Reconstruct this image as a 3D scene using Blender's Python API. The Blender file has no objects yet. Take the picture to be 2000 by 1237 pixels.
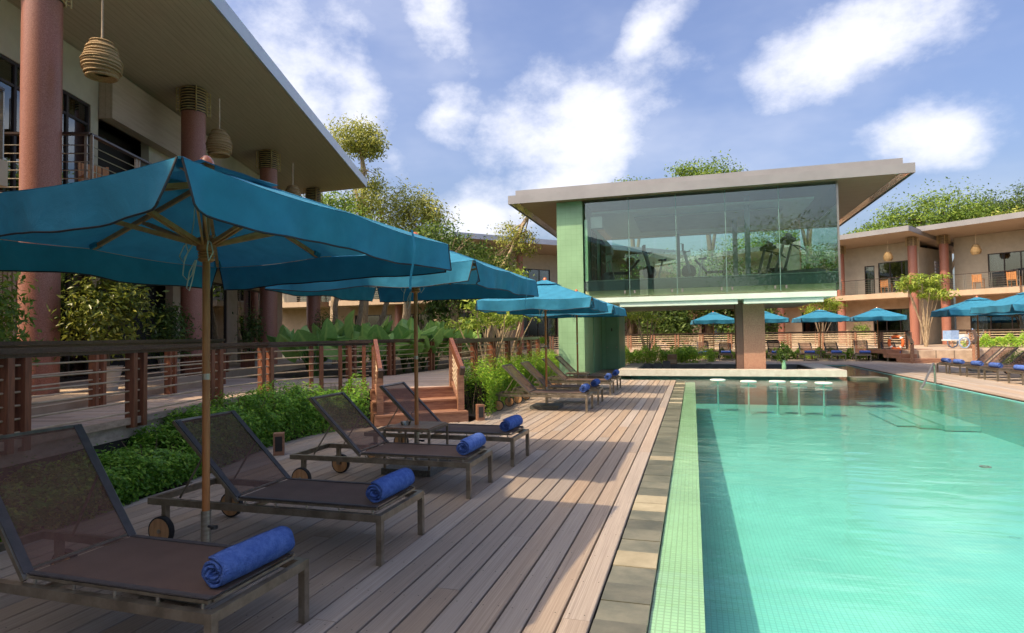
import bpy, math, random
import numpy as np
from mathutils import Vector, Matrix

random.seed(7)
RNG = np.random.default_rng(11)
SC = bpy.context.scene
COL = SC.collection
R = math.radians

# ------------------------------------------------------------------ camera
yaw, pitch, roll = math.atan(352.7/1180), math.atan(36.8/1180), 0.0137
fw = Vector((-math.sin(yaw)*math.cos(pitch), math.cos(yaw)*math.cos(pitch), math.sin(pitch)))
rt = fw.cross(Vector((0, 0, 1))).normalized()
up = rt.cross(fw)
r2 = rt*math.cos(roll) - up*math.sin(roll)
u2 = rt*math.sin(roll) + up*math.cos(roll)
cd = bpy.data.cameras.new('camera')
cam = bpy.data.objects.new('camera', cd)
COL.objects.link(cam)
m = Matrix((r2, u2, -fw)).transposed().to_4x4()
m.translation = Vector((0, 0, 1.6))
cam.matrix_world = m
cd.sensor_width = 36
cd.lens = 36*1180/2000
cd.clip_start = 0.05
cd.clip_end = 3000
SC.camera = cam

# ------------------------------------------------------------------ sun, sky, exposure
SUN_TO = Vector((-1.12, -1.20, 2.25)).normalized()      # direction towards the sun
sun_el = math.asin(SUN_TO.z)
sl = bpy.data.lights.new('sun', 'SUN')
sl.energy = 2.0
sl.angle = R(0.6)
sl.color = (1.0, 0.79, 0.54)
so = bpy.data.objects.new('sun', sl)
COL.objects.link(so)
so.rotation_euler = SUN_TO.to_track_quat('Z', 'Y').to_euler()
so.location = (-20, -20, 40)
SC.view_settings.view_transform = 'Standard'
SC.view_settings.look = 'None'
SC.view_settings.exposure = 1.45
SC.view_settings.gamma = 1.0
SC.view_settings.use_curve_mapping = False
SC.cycles.max_bounces = 10
SC.cycles.transparent_max_bounces = 16
SC.cycles.caustics_reflective = False
SC.cycles.caustics_refractive = False
SC.cycles.sample_clamp_indirect = 6


def nd(nt, typ, **kw):
    n = nt.nodes.new(typ)
    for k, v in kw.items():
        if k == 'inp':
            for kk, vv in v.items():
                n.inputs[kk].default_value = vv
        else:
            setattr(n, k, v)
    return n


def mth(nt, op, a, b=None, clamp=False):
    n = nt.nodes.new('ShaderNodeMath')
    n.operation = op
    n.use_clamp = clamp
    for i, x in enumerate((a, b)):
        if x is None:
            continue
        if isinstance(x, (int, float)):
            n.inputs[i].default_value = x
        else:
            nt.links.new(x, n.inputs[i])
    return n.outputs[0]


def build_world():
    w = bpy.data.worlds.new('World')
    SC.world = w
    w.use_nodes = True
    nt = w.node_tree
    nt.nodes.clear()
    L = nt.links.new
    out = nd(nt, 'ShaderNodeOutputWorld')
    bg = nd(nt, 'ShaderNodeBackground')
    bg.inputs['Strength'].default_value = 0.15
    sky = nd(nt, 'ShaderNodeTexSky')
    sky.sky_type = 'NISHITA'
    sky.sun_disc = False
    sky.sun_elevation = sun_el
    sky.sun_rotation = math.atan2(SUN_TO.x, SUN_TO.y)
    sky.air_density = 1.0
    sky.dust_density = 6.0
    sky.ozone_density = 1.6
    tc = nd(nt, 'ShaderNodeTexCoord')
    d = tc.outputs['Generated']
    nz = nd(nt, 'ShaderNodeTexNoise', inp={'Scale': 5.5, 'Detail': 9.0, 'Roughness': 0.6, 'Lacunarity': 2.1})
    mp = nd(nt, 'ShaderNodeMapping')
    mp.inputs['Scale'].default_value = (1, 1, 1.5)
    L(d, mp.inputs[0])
    L(mp.outputs[0], nz.inputs['Vector'])
    nz2 = nd(nt, 'ShaderNodeTexNoise', inp={'Scale': 2.3, 'Detail': 5.0, 'Roughness': 0.55})
    mp2 = nd(nt, 'ShaderNodeMapping')
    mp2.inputs['Scale'].default_value = (1, 1, 2.2)
    mp2.inputs['Location'].default_value = (3.1, 1.7, 0.4)
    L(d, mp2.inputs[0])
    L(mp2.outputs[0], nz2.inputs['Vector'])
    # cumulus banks: (azimuth right of +Y, elevation, half width, half height, tilt) in degrees
    banks = [(-9.5, 19.0, 9.5, 6.5, 20), (-12.5, 13.5, 7.0, 4.5, 25), (-3.2, 26.5, 5.0, 2.0, 38),
             (13.5, 22.3, 8.0, 3.4, 16), (19.5, 15.0, 5.5, 3.0, -5), (-30.8, 20.0, 4.5, 8.5, 8), (-36, 18, 10, 12, 10),
             (-33.0, 13.5, 10, 7, 10), (-23.0, 28.0, 4.0, 6.0, 15), (-23.0, 20.5, 3.0, 4.0, -30), (-20.5, 11.0, 6, 3.6, 30),
             (48, 20, 8, 4, 10), (72, 26, 10, 5, -8), (105, 18, 9, 5, 5), (140, 24, 11, 5, 12), (175, 20, 9, 5, -10),
             (-70, 22, 9, 5, 6), (-105, 25, 10, 5, -6), (-145, 19, 9, 4, 9), (30, 48, 9, 6, 20), (-60, 52, 10, 6, 0), (150, 55, 11, 6, 0)]
    acc = None
    for az, el, rw, rh, tl in banks:
        a, e = R(az), R(el)
        c = Vector((math.sin(a)*math.cos(e), math.cos(a)*math.cos(e), math.sin(e)))
        t1 = Vector((math.cos(a), -math.sin(a), 0))
        t2 = c.cross(t1) * -1
        if t2.z < 0:
            t2 = -t2
        q = R(tl)
        ax = (t1*math.cos(q) + t2*math.sin(q)) / math.tan(R(rw))
        ay = (-t1*math.sin(q) + t2*math.cos(q)) / math.tan(R(rh))
        ds = []
        for vec in (ax, ay, c):
            dp = nd(nt, 'ShaderNodeVectorMath', operation='DOT_PRODUCT')
            L(d, dp.inputs[0])
            dp.inputs[1].default_value = vec
            ds.append(dp.outputs['Value'])
        s = mth(nt, 'ADD', mth(nt, 'MULTIPLY', ds[0], ds[0]), mth(nt, 'MULTIPLY', ds[1], ds[1]))
        back = mth(nt, 'MULTIPLY', mth(nt, 'LESS_THAN', ds[2], 0.0), 50.0)
        mk = mth(nt, 'SUBTRACT', 1.0, mth(nt, 'SQRT', mth(nt, 'ADD', s, back)))
        acc = mk if acc is None else mth(nt, 'MAXIMUM', acc, mk)
    acc = mth(nt, 'MAXIMUM', acc, -1.2)
    n1 = mth(nt, 'MULTIPLY', mth(nt, 'SUBTRACT', nz.outputs['Fac'], 0.5), 3.4)
    n2 = mth(nt, 'MULTIPLY', mth(nt, 'SUBTRACT', nz2.outputs['Fac'], 0.5), 1.5)
    den = mth(nt, 'ADD', mth(nt, 'ADD', mth(nt, 'MULTIPLY', acc, 1.1), n1), n2)
    mr = nd(nt, 'ShaderNodeMapRange', interpolation_type='SMOOTHSTEP')
    mr.inputs['From Min'].default_value = -0.15
    mr.inputs['From Max'].default_value = 1.15
    L(den, mr.inputs['Value'])
    # thin veil of high cloud everywhere
    veil = nd(nt, 'ShaderNodeMapRange', interpolation_type='SMOOTHSTEP')
    veil.inputs['From Min'].default_value = 0.42
    veil.inputs['From Max'].default_value = 0.8
    veil.inputs['To Max'].default_value = 0.35
    L(nz2.outputs['Fac'], veil.inputs['Value'])
    cov = mth(nt, 'MAXIMUM', mth(nt, 'MULTIPLY', mr.outputs[0], 0.92), veil.outputs[0])
    # cloud brightness: a little greyer where thick
    cr = nd(nt, 'ShaderNodeMixRGB')
    cr.inputs[1].default_value = (3.0, 3.0, 3.2, 1)
    cr.inputs[2].default_value = (2.5, 2.55, 2.85, 1)
    L(nz.outputs['Fac'], cr.inputs[0])
    hs = nd(nt, 'ShaderNodeHueSaturation')
    hs.inputs['Hue'].default_value = 0.512
    hs.inputs['Saturation'].default_value = 1.12
    hs.inputs['Value'].default_value = 0.62
    L(sky.outputs[0], hs.inputs['Color'])
    mx = nd(nt, 'ShaderNodeMixRGB')
    L(cov, mx.inputs[0])
    L(hs.outputs[0], mx.inputs[1])
    L(cr.outputs[0], mx.inputs[2])
    L(mx.outputs[0], bg.inputs[0])
    L(bg.outputs[0], out.inputs[0])


build_world()


# ------------------------------------------------------------------ materials
def mat(name, c1, c2=None, scale=4.0, detail=5.0, stretch=(1, 1, 1), rough=0.6, metal=0.0, bump=0.0, bscale=None,
        bstretch=None, rnd=0.0, spec=0.5, ramp=(0.35, 0.65), coat=0.0, coords='Object', sat=0.0):
    mt = bpy.data.materials.new(name)
    mt.use_nodes = True
    nt = mt.node_tree
    L = nt.links.new
    b = nt.nodes['Principled BSDF']
    b.inputs['Roughness'].default_value = rough
    b.inputs['Metallic'].default_value = metal
    b.inputs['Specular IOR Level'].default_value = spec
    b.inputs['Coat Weight'].default_value = coat
    tc = nd(nt, 'ShaderNodeTexCoord')
    vec = tc.outputs[coords]
    if rnd:
        oi = nd(nt, 'ShaderNodeObjectInfo')
        vm = nd(nt, 'ShaderNodeVectorMath', operation='ADD')
        sc3 = nd(nt, 'ShaderNodeVectorMath', operation='SCALE')
        sc3.inputs[0].default_value = (37, 53, 71)
        L(oi.outputs['Random'], sc3.inputs['Scale'])
        L(vec, vm.inputs[0])
        L(sc3.outputs[0], vm.inputs[1])
        vec = vm.outputs[0]
    mp = nd(nt, 'ShaderNodeMapping')
    mp.inputs['Scale'].default_value = stretch
    L(vec, mp.inputs[0])
    nz = nd(nt, 'ShaderNodeTexNoise', inp={'Scale': scale, 'Detail': detail, 'Roughness': 0.62})
    L(mp.outputs[0], nz.inputs['Vector'])
    cr = nd(nt, 'ShaderNodeValToRGB')
    cr.color_ramp.elements[0].position = ramp[0]
    cr.color_ramp.elements[1].position = ramp[1]
    cr.color_ramp.elements[0].color = (*c1, 1)
    cr.color_ramp.elements[1].color = (*(c2 or c1), 1)
    L(nz.outputs['Fac'], cr.inputs[0])
    colout = cr.outputs[0]
    if rnd:
        hs = nd(nt, 'ShaderNodeHueSaturation')
        mr = nd(nt, 'ShaderNodeMapRange')
        mr.inputs['To Min'].default_value = 1-rnd
        mr.inputs['To Max'].default_value = 1+rnd
        L(oi.outputs['Random'], mr.inputs['Value'])
        L(mr.outputs[0], hs.inputs['Value'])
        if sat:
            ms = nd(nt, 'ShaderNodeMapRange')
            ms.inputs['To Min'].default_value = 1-sat
            ms.inputs['To Max'].default_value = 1+sat
            fr = mth(nt, 'FRACT', mth(nt, 'MULTIPLY', oi.outputs['Random'], 17.3))
            L(fr, ms.inputs['Value'])
            L(ms.outputs[0], hs.inputs['Saturation'])
        L(colout, hs.inputs['Color'])
        colout = hs.outputs[0]
    L(colout, b.inputs['Base Color'])
    if bump:
        mb = nd(nt, 'ShaderNodeMapping')
        mb.inputs['Scale'].default_value = bstretch or stretch
        L(vec, mb.inputs[0])
        n2 = nd(nt, 'ShaderNodeTexNoise', inp={'Scale': bscale or scale*4, 'Detail': 4.0, 'Roughness': 0.6})
        L(mb.outputs[0], n2.inputs['Vector'])
        bp = nd(nt, 'ShaderNodeBump')
        bp.inputs['Strength'].default_value = bump
        bp.inputs['Distance'].default_value = 0.02
        L(n2.outputs['Fac'], bp.inputs['Height'])
        L(bp.outputs[0], b.inputs['Normal'])
    return mt


def brick_mat(name, c1, c2, cm, w, h, mortar, rough=0.3, plane='XY', bump=0.25, offset=0.0, var=0.5):
    """grid of small tiles in world metres (the mosaic is too fine to model)"""
    mt = bpy.data.materials.new(name)
    mt.use_nodes = True
    nt = mt.node_tree
    L = nt.links.new
    b = nt.nodes['Principled BSDF']
    b.inputs['Roughness'].default_value = rough
    ge = nd(nt, 'ShaderNodeNewGeometry')
    sp = nd(nt, 'ShaderNodeSeparateXYZ')
    L(ge.outputs['Position'], sp.inputs[0])
    cb = nd(nt, 'ShaderNodeCombineXYZ')
    if plane == 'XY':
        L(sp.outputs[0], cb.inputs[0]); L(sp.outputs[1], cb.inputs[1])
    else:
        L(mth(nt, 'ADD', sp.outputs[0], sp.outputs[1]), cb.inputs[0]); L(sp.outputs[2], cb.inputs[1])
    br = nd(nt, 'ShaderNodeTexBrick', offset=offset, squash=1.0)
    br.inputs['Scale'].default_value = 1.0
    br.inputs['Brick Width'].default_value = w
    br.inputs['Row Height'].default_value = h
    br.inputs['Mortar Size'].default_value = mortar
    br.inputs['Mortar Smooth'].default_value = 0.2
    br.inputs['Bias'].default_value = 0.0
    br.inputs['Color1'].default_value = (*c1, 1)
    br.inputs['Color2'].default_value = (*c2, 1)
    br.inputs['Mortar'].default_value = (*cm, 1)
    L(cb.outputs[0], br.inputs['Vector'])
    nz = nd(nt, 'ShaderNodeTexNoise', inp={'Scale': 1.3, 'Detail': 4.0})
    L(ge.outputs['Position'], nz.inputs['Vector'])
    hs = nd(nt, 'ShaderNodeHueSaturation')
    L(br.outputs['Color'], hs.inputs['Color'])
    mr = nd(nt, 'ShaderNodeMapRange')
    mr.inputs['From Min'].default_value = 0.3
    mr.inputs['From Max'].default_value = 0.7
    mr.inputs['To Min'].default_value = 0.9
    mr.inputs['To Max'].default_value = 1.1
    L(nz.outputs['Fac'], mr.inputs['Value'])
    L(mr.outputs[0], hs.inputs['Value'])
    L(hs.outputs[0], b.inputs['Base Color'])
    bp = nd(nt, 'ShaderNodeBump', invert=True)
    bp.inputs['Strength'].default_value = bump
    bp.inputs['Distance'].default_value = 0.004
    L(br.outputs['Fac'], bp.inputs['Height'])
    L(bp.outputs[0], b.inputs['Normal'])
    return mt


def leaf_mat(name, dark, mid, light, trans=0.42, rough=0.45):
    mt = bpy.data.materials.new(name)
    mt.use_nodes = True
    nt = mt.node_tree
    L = nt.links.new
    b = nt.nodes['Principled BSDF']
    b.inputs['Roughness'].default_value = rough
    b.inputs['Specular IOR Level'].default_value = 0.35
    at = nd(nt, 'ShaderNodeAttribute', attribute_name='rnd')
    cr = nd(nt, 'ShaderNodeValToRGB')
    e = cr.color_ramp.elements
    e[0].position = 0.0; e[0].color = (*dark, 1)
    e[1].position = 1.0; e[1].color = (*light, 1)
    k = e.new(0.5); k.color = (*mid, 1)
    L(at.outputs['Fac'], cr.inputs[0])
    L(cr.outputs[0], b.inputs['Base Color'])
    tr = nd(nt, 'ShaderNodeBsdfTranslucent')
    L(cr.outputs[0], tr.inputs['Color'])
    mx = nd(nt, 'ShaderNodeMixShader')
    mx.inputs[0].default_value = trans
    L(b.outputs[0], mx.inputs[1])
    L(tr.outputs[0], mx.inputs[2])
    L(mx.outputs[0], nt.nodes['Material Output'].inputs['Surface'])
    return mt


def sheer_mat(name, col, clear, rough=0.7, weave=0.0, translucent=0.0, bscale=900, wrinkle=0.0):
    """cloth; part of the light passes straight through its mesh"""
    mt = bpy.data.materials.new(name)
    mt.use_nodes = True
    nt = mt.node_tree
    L = nt.links.new
    b = nt.nodes['Principled BSDF']
    b.inputs['Roughness'].default_value = rough
    b.inputs['Specular IOR Level'].default_value = 0.15
    b.inputs['Sheen Weight'].default_value = 0.05
    tc = nd(nt, 'ShaderNodeTexCoord')
    nz = nd(nt, 'ShaderNodeTexNoise', inp={'Scale': 6.0, 'Detail': 6.0})
    L(tc.outputs['Object'], nz.inputs['Vector'])
    cr = nd(nt, 'ShaderNodeValToRGB')
    cr.color_ramp.elements[0].position = 0.3
    cr.color_ramp.elements[1].position = 0.7
    cr.color_ramp.elements[0].color = (*[c*0.88 for c in col], 1)
    cr.color_ramp.elements[1].color = (*[min(1, c*1.12) for c in col], 1)
    L(nz.outputs['Fac'], cr.inputs[0])
    L(cr.outputs[0], b.inputs['Base Color'])
    if weave:
        wn = nd(nt, 'ShaderNodeTexNoise', inp={'Scale': bscale, 'Detail': 2.0})
        L(tc.outputs['Object'], wn.inputs['Vector'])
        wh = wn.outputs['Fac']
        if wrinkle:
            wr = nd(nt, 'ShaderNodeTexNoise', inp={'Scale': 5.0, 'Detail': 4.0, 'Distortion': 1.2})
            L(tc.outputs['Object'], wr.inputs['Vector'])
            wh = mth(nt, 'ADD', wh, mth(nt, 'MULTIPLY', wr.outputs['Fac'], wrinkle))
        bp = nd(nt, 'ShaderNodeBump')
        bp.inputs['Strength'].default_value = weave
        bp.inputs['Distance'].default_value = 0.004
        L(wh, bp.inputs['Height'])
        L(bp.outputs[0], b.inputs['Normal'])
    sh = b.outputs[0]
    if translucent:
        tl = nd(nt, 'ShaderNodeBsdfTranslucent')
        L(cr.outputs[0], tl.inputs['Color'])
        mx = nd(nt, 'ShaderNodeMixShader')
        mx.inputs[0].default_value = translucent
        L(sh, mx.inputs[1]); L(tl.outputs[0], mx.inputs[2])
        sh = mx.outputs[0]
    if clear:
        tp = nd(nt, 'ShaderNodeBsdfTransparent')
        mx = nd(nt, 'ShaderNodeMixShader')
        mx.inputs[0].default_value = clear
        L(sh, mx.inputs[1]); L(tp.outputs[0], mx.inputs[2])
        sh = mx.outputs[0]
    L(sh, nt.nodes['Material Output'].inputs['Surface'])
    return mt


def glass_mat(name, tint, rough=0.0, ior=1.5, boost=1.0, body=None):
    """thin pane: clear with a tint, reflecting by Fresnel"""
    mt = bpy.data.materials.new(name)
    mt.use_nodes = True
    nt = mt.node_tree
    nt.nodes.remove(nt.nodes['Principled BSDF'])
    L = nt.links.new
    tp = nd(nt, 'ShaderNodeBsdfTransparent')
    tp.inputs['Color'].default_value = (*tint, 1)
    gl = nd(nt, 'ShaderNodeBsdfGlossy')
    gl.inputs['Roughness'].default_value = rough
    gl.inputs['Color'].default_value = (0.95, 1, 0.98, 1)
    fr = nd(nt, 'ShaderNodeFresnel')
    fr.inputs['IOR'].default_value = ior
    f = mth(nt, 'MULTIPLY', fr.outputs[0], boost, clamp=True)
    mx = nd(nt, 'ShaderNodeMixShader')
    L(f, mx.inputs[0])
    L(tp.outputs[0], mx.inputs[1])
    L(gl.outputs[0], mx.inputs[2])
    L(mx.outputs[0], nt.nodes['Material Output'].inputs['Surface'])
    return mt


def water_mat():
    mt = bpy.data.materials.new('pool water')
    mt.use_nodes = True
    nt = mt.node_tree
    nt.nodes.remove(nt.nodes['Principled BSDF'])
    L = nt.links.new
    ge = nd(nt, 'ShaderNodeNewGeometry')
    mp = nd(nt, 'ShaderNodeMapping')
    mp.inputs['Scale'].default_value = (1.0, 2.6, 1.0)
    L(ge.outputs['Position'], mp.inputs[0])
    n1 = nd(nt, 'ShaderNodeTexNoise', inp={'Scale': 1.1, 'Detail': 3.0, 'Roughness': 0.5})
    n2 = nd(nt, 'ShaderNodeTexNoise', inp={'Scale': 7.0, 'Detail': 3.0, 'Roughness': 0.55})
    n3 = nd(nt, 'ShaderNodeTexNoise', inp={'Scale': 0.35, 'Detail': 2.0})
    for n in (n1, n2):
        L(mp.outputs[0], n.inputs['Vector'])
    L(ge.outputs['Position'], n3.inputs['Vector'])
    patch = nd(nt, 'ShaderNodeMapRange', interpolation_type='SMOOTHSTEP')
    patch.inputs['From Min'].default_value = 0.4
    patch.inputs['From Max'].default_value = 0.65
    patch.inputs['To Min'].default_value = 0.25
    patch.inputs['To Max'].default_value = 1.0
    L(n3.outputs['Fac'], patch.inputs['Value'])
    h = mth(nt, 'ADD', n1.outputs['Fac'], mth(nt, 'MULTIPLY', mth(nt, 'MULTIPLY', n2.outputs['Fac'], 0.22), patch.outputs[0]))
    bp = nd(nt, 'ShaderNodeBump')
    bp.inputs['Strength'].default_value = 0.26
    bp.inputs['Distance'].default_value = 0.05
    L(h, bp.inputs['Height'])
    tp = nd(nt, 'ShaderNodeBsdfTransparent')
    tp.inputs['Color'].default_value = (0.80, 0.985, 0.955, 1)
    gl = nd(nt, 'ShaderNodeBsdfGlossy')
    gl.inputs['Roughness'].default_value = 0.02
    L(bp.outputs[0], gl.inputs['Normal'])
    fr = nd(nt, 'ShaderNodeFresnel')
    fr.inputs['IOR'].default_value = 1.33
    mx = nd(nt, 'ShaderNodeMixShader')
    L(fr.outputs[0], mx.inputs[0])
    L(tp.outputs[0], mx.inputs[1])
    L(gl.outputs[0], mx.inputs[2])
    L(mx.outputs[0], nt.nodes['Material Output'].inputs['Surface'])
    return mt


MT = {}
MT['deck'] = mat('weathered deck timber', (0.235, 0.183, 0.145), (0.43, 0.355, 0.285), scale=2.2, detail=9, stretch=(11, 2.2, 6), rough=0.75, bump=0.5, bscale=5, rnd=0.13, sat=0.3, ramp=(0.28, 0.75))
MT['deckfar'] = mat('far deck timber', (0.34, 0.26, 0.20), (0.48, 0.38, 0.29), scale=3, rough=0.75)
MT['joist'] = mat('dark joist', (0.03, 0.025, 0.02), rough=0.9)
MT['updeck'] = mat('upper deck timber', (0.34, 0.255, 0.195), (0.50, 0.385, 0.30), scale=3.0, stretch=(14, 1.6, 6), rough=0.75, bump=0.3, bscale=6, rnd=0.2, sat=0.2)
MT['soil'] = mat('garden soil', (0.03, 0.022, 0.015), (0.07, 0.05, 0.03), scale=8, rough=0.95, bump=0.5)
MT['ground'] = mat('ground', (0.05, 0.06, 0.025), (0.10, 0.09, 0.05), scale=0.6, rough=0.95)
MT['redwood'] = mat('oiled red timber', (0.13, 0.047, 0.026), (0.26, 0.098, 0.05), scale=3, stretch=(9, 9, 1.2), rough=0.45, bump=0.15, rnd=0.18)
MT['stair'] = mat('stair timber', (0.23, 0.105, 0.065), (0.40, 0.215, 0.13), scale=3, stretch=(1.2, 9, 9), rough=0.5, bump=0.15, rnd=0.15)
MT['rod'] = mat('pale dowel', (0.42, 0.31, 0.20), (0.60, 0.47, 0.32), scale=6, rough=0.5, rnd=0.1)
MT['handrail'] = mat('dark stained handrail', (0.035, 0.024, 0.02), (0.075, 0.05, 0.04), scale=5, stretch=(1, 6, 6), rough=0.32, rnd=0.1)
MT['teak'] = mat('teak pole', (0.30, 0.105, 0.03), (0.46, 0.19, 0.06), scale=4, stretch=(7, 7, 0.8), rough=0.42, bump=0.08)
MT['teaklight'] = mat('teak rib', (0.36, 0.15, 0.05), (0.50, 0.235, 0.085), scale=4, stretch=(4, 4, 4), rough=0.45)
MT['finial'] = mat('varnished orange finial', (0.42, 0.105, 0.025), (0.55, 0.155, 0.035), scale=5, rough=0.25, coat=0.4)
MT['canvas'] = sheer_mat('blue canvas', (0.038, 0.225, 0.37), 0.0, rough=0.8, weave=0.3, translucent=0.16, bscale=300, wrinkle=9.0)
MT['piping'] = mat('dark piping', (0.012, 0.014, 0.018), rough=0.7)
MT['cord'] = mat('white cord', (0.55, 0.55, 0.50), rough=0.8)
MT['steel'] = mat('brushed steel', (0.30, 0.28, 0.24), (0.42, 0.39, 0.34), scale=14, stretch=(1, 1, 6), rough=0.36, metal=0.85)
MT['steelframe'] = mat('lounger steel', (0.20, 0.17, 0.13), (0.34, 0.30, 0.24), scale=9, rough=0.38, metal=0.8, bump=0.05)
MT['granite'] = mat('dark granite base', (0.06, 0.062, 0.058), (0.14, 0.145, 0.13), scale=60, rough=0.6, bump=0.1)
MT['sling'] = sheer_mat('brown sling seat', (0.125, 0.076, 0.060), 0.05, rough=0.7, weave=0.25)
MT['slingback'] = sheer_mat('charcoal mesh backrest', (0.13, 0.064, 0.050), 0.28, rough=0.65, weave=0.25)
MT['slingedge'] = mat('sling hem', (0.05, 0.045, 0.048), (0.075, 0.065, 0.068), scale=20, rough=0.6)
MT['wheelwood'] = mat('wooden wheel', (0.36, 0.19, 0.085), (0.52, 0.30, 0.15), scale=5, stretch=(6, 1, 1), rough=0.5)
MT['rubber'] = mat('rubber', (0.015, 0.015, 0.016), rough=0.7)
MT['towel'] = mat('blue terry towel', (0.060, 0.120, 0.40), (0.115, 0.20, 0.54), scale=26, rough=0.95, bump=0.9, bscale=120, spec=0.1, rnd=0.12)
MT['tabletop'] = mat('table slat timber', (0.20, 0.105, 0.06), (0.32, 0.18, 0.105), scale=5, stretch=(1, 8, 1), rough=0.4, coat=0.2)
MT['smoke'] = glass_mat('ashtray glass', (0.85, 0.9, 0.9), boost=2.0)
MT['coping'] = mat('wet slate coping', (0.085, 0.09, 0.065), (0.165, 0.16, 0.115), scale=3.5, rough=0.35, bump=0.25, bscale=9, rnd=0.22)
MT['copingdry'] = mat('dry sandy coping', (0.26, 0.23, 0.15), (0.36, 0.32, 0.22), scale=4, rough=0.7, bump=0.25, bscale=9, rnd=0.12)
MT['striptile'] = brick_mat('pale green edge mosaic', (0.43, 0.56, 0.36), (0.47, 0.60, 0.39), (0.34, 0.41, 0.26), 0.04, 0.04, 0.0045)
MT['pooltile'] = brick_mat('aqua pool mosaic', (0.215, 0.56, 0.52), (0.235, 0.59, 0.545), (0.165, 0.46, 0.43), 0.05, 0.05, 0.005)
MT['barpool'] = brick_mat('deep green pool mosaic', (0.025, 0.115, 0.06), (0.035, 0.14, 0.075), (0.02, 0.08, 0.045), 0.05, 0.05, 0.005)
MT['water'] = water_mat()
MT['greentile'] = brick_mat('mint green wall tile', (0.24, 0.41, 0.235), (0.25, 0.425, 0.245), (0.195, 0.35, 0.19), 0.21, 0.21, 0.005, rough=0.4, plane='V')
MT['greenpaint'] = mat('mint green paint', (0.19, 0.42, 0.25), (0.23, 0.47, 0.29), scale=2, rough=0.4)
MT['greendoor'] = mat('sage green door', (0.14, 0.31, 0.19), (0.17, 0.35, 0.22), scale=2, rough=0.4)
MT['mintbeam'] = mat('pale mint beam', (0.52, 0.64, 0.56), (0.60, 0.70, 0.63), scale=2, rough=0.5)
MT['olivebeam'] = mat('pale olive upstand', (0.56, 0.56, 0.33), (0.64, 0.63, 0.40), scale=2, rough=0.5)
MT['steelblue'] = mat('dark green steel beam', (0.15, 0.225, 0.22), (0.18, 0.26, 0.255), scale=2, rough=0.4)
MT['paviglass'] = glass_mat('green tinted glass', (0.86, 0.957, 0.905), boost=2.2)
MT['glassedge'] = mat('glass joint', (0.25, 0.42, 0.36), rough=0.2)
MT['window'] = glass_mat('window pane', (0.66, 0.70, 0.72), boost=2.6)
MT['fascia'] = mat('grey metal fascia', (0.24, 0.236, 0.245), (0.28, 0.275, 0.285), scale=1.2, rough=0.45, metal=0.15)
MT['fasciablue'] = mat('zinc fascia', (0.46, 0.49, 0.55), (0.52, 0.55, 0.61), scale=1.2, rough=0.4, metal=0.3)
MT['chrome'] = mat('polished edge strip', (0.62, 0.62, 0.62), (0.7, 0.7, 0.7), scale=3, rough=0.12, metal=0.95)
MT['roofing'] = mat('roofing', (0.30, 0.30, 0.31), rough=0.7)
MT['cream'] = mat('cream render', (0.47, 0.42, 0.33), (0.54, 0.49, 0.39), scale=2.5, rough=0.85, bump=0.08, bscale=60)
MT['tan'] = mat('tan render', (0.42, 0.31, 0.21), (0.49, 0.37, 0.26), scale=2.5, rough=0.85, bump=0.08, bscale=60)
MT['slatwall'] = mat('beige slat', (0.40, 0.33, 0.24), (0.48, 0.40, 0.29), scale=3, stretch=(5, 5, 0.6), rough=0.7, rnd=0.1)
MT['darkroom'] = mat('dark interior', (0.02, 0.018, 0.018), (0.032, 0.028, 0.027), scale=2, rough=0.8)  # near-black, the shade of unlit rooms is put into the colour
MT['frame'] = mat('dark bronze frame', (0.028, 0.02, 0.018), (0.045, 0.032, 0.028), scale=5, rough=0.4, metal=0.3)
MT['curtain'] = mat('cream curtain', (0.55, 0.53, 0.48), (0.68, 0.66, 0.61), scale=9, stretch=(4, 4, 0.15), rough=0.9)
MT['terrazzo'] = mat('pink terrazzo', (0.235, 0.083, 0.055), (0.42, 0.19, 0.135), scale=75, detail=3, rough=0.42, bump=0.12, bscale=90, spec=0.5)
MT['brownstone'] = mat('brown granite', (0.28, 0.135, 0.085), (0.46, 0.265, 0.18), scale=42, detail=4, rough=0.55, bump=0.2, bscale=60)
MT['wicker'] = mat('woven wicker', (0.20, 0.125, 0.05), (0.44, 0.30, 0.14), scale=9, stretch=(6, 6, 30), rough=0.75, bump=0.5, bscale=30)
MT['cane'] = mat('pale cane rods', (0.36, 0.25, 0.11), (0.56, 0.42, 0.21), scale=7, rough=0.6)
MT['shadeflank'] = mat('shaded brown granite', (0.10, 0.055, 0.04), (0.16, 0.09, 0.065), scale=40, rough=0.6)  # darker copy of the granite, paints the column's unlit left side
MT['stone'] = mat('pale stone counter', (0.46, 0.42, 0.36), (0.55, 0.51, 0.45), scale=5, rough=0.5, bump=0.1)
MT['barwall'] = mat('blue grey bar wall', (0.075, 0.085, 0.095), (0.10, 0.11, 0.12), scale=3, rough=0.5)
MT['white'] = mat('white enamel', (0.72, 0.72, 0.68), (0.78, 0.78, 0.75), scale=3, rough=0.4)
MT['black'] = mat('black plastic', (0.016, 0.016, 0.018), (0.028, 0.028, 0.03), scale=9, rough=0.4)
MT['greyplastic'] = mat('grey machine shell', (0.16, 0.18, 0.18), (0.22, 0.24, 0.24), scale=4, rough=0.4)
MT['red'] = mat('red enamel', (0.55, 0.03, 0.02), (0.62, 0.04, 0.03), scale=4, rough=0.3)
MT['orange'] = mat('orange float', (0.70, 0.14, 0.03), (0.78, 0.18, 0.05), scale=4, rough=0.5)
MT['bluebag'] = mat('pale blue bag cloth', (0.22, 0.36, 0.62), (0.34, 0.48, 0.72), scale=8, rough=0.8)
MT['planter'] = mat('pale planter', (0.40, 0.39, 0.35), (0.48, 0.47, 0.43), scale=6, rough=0.8)
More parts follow.
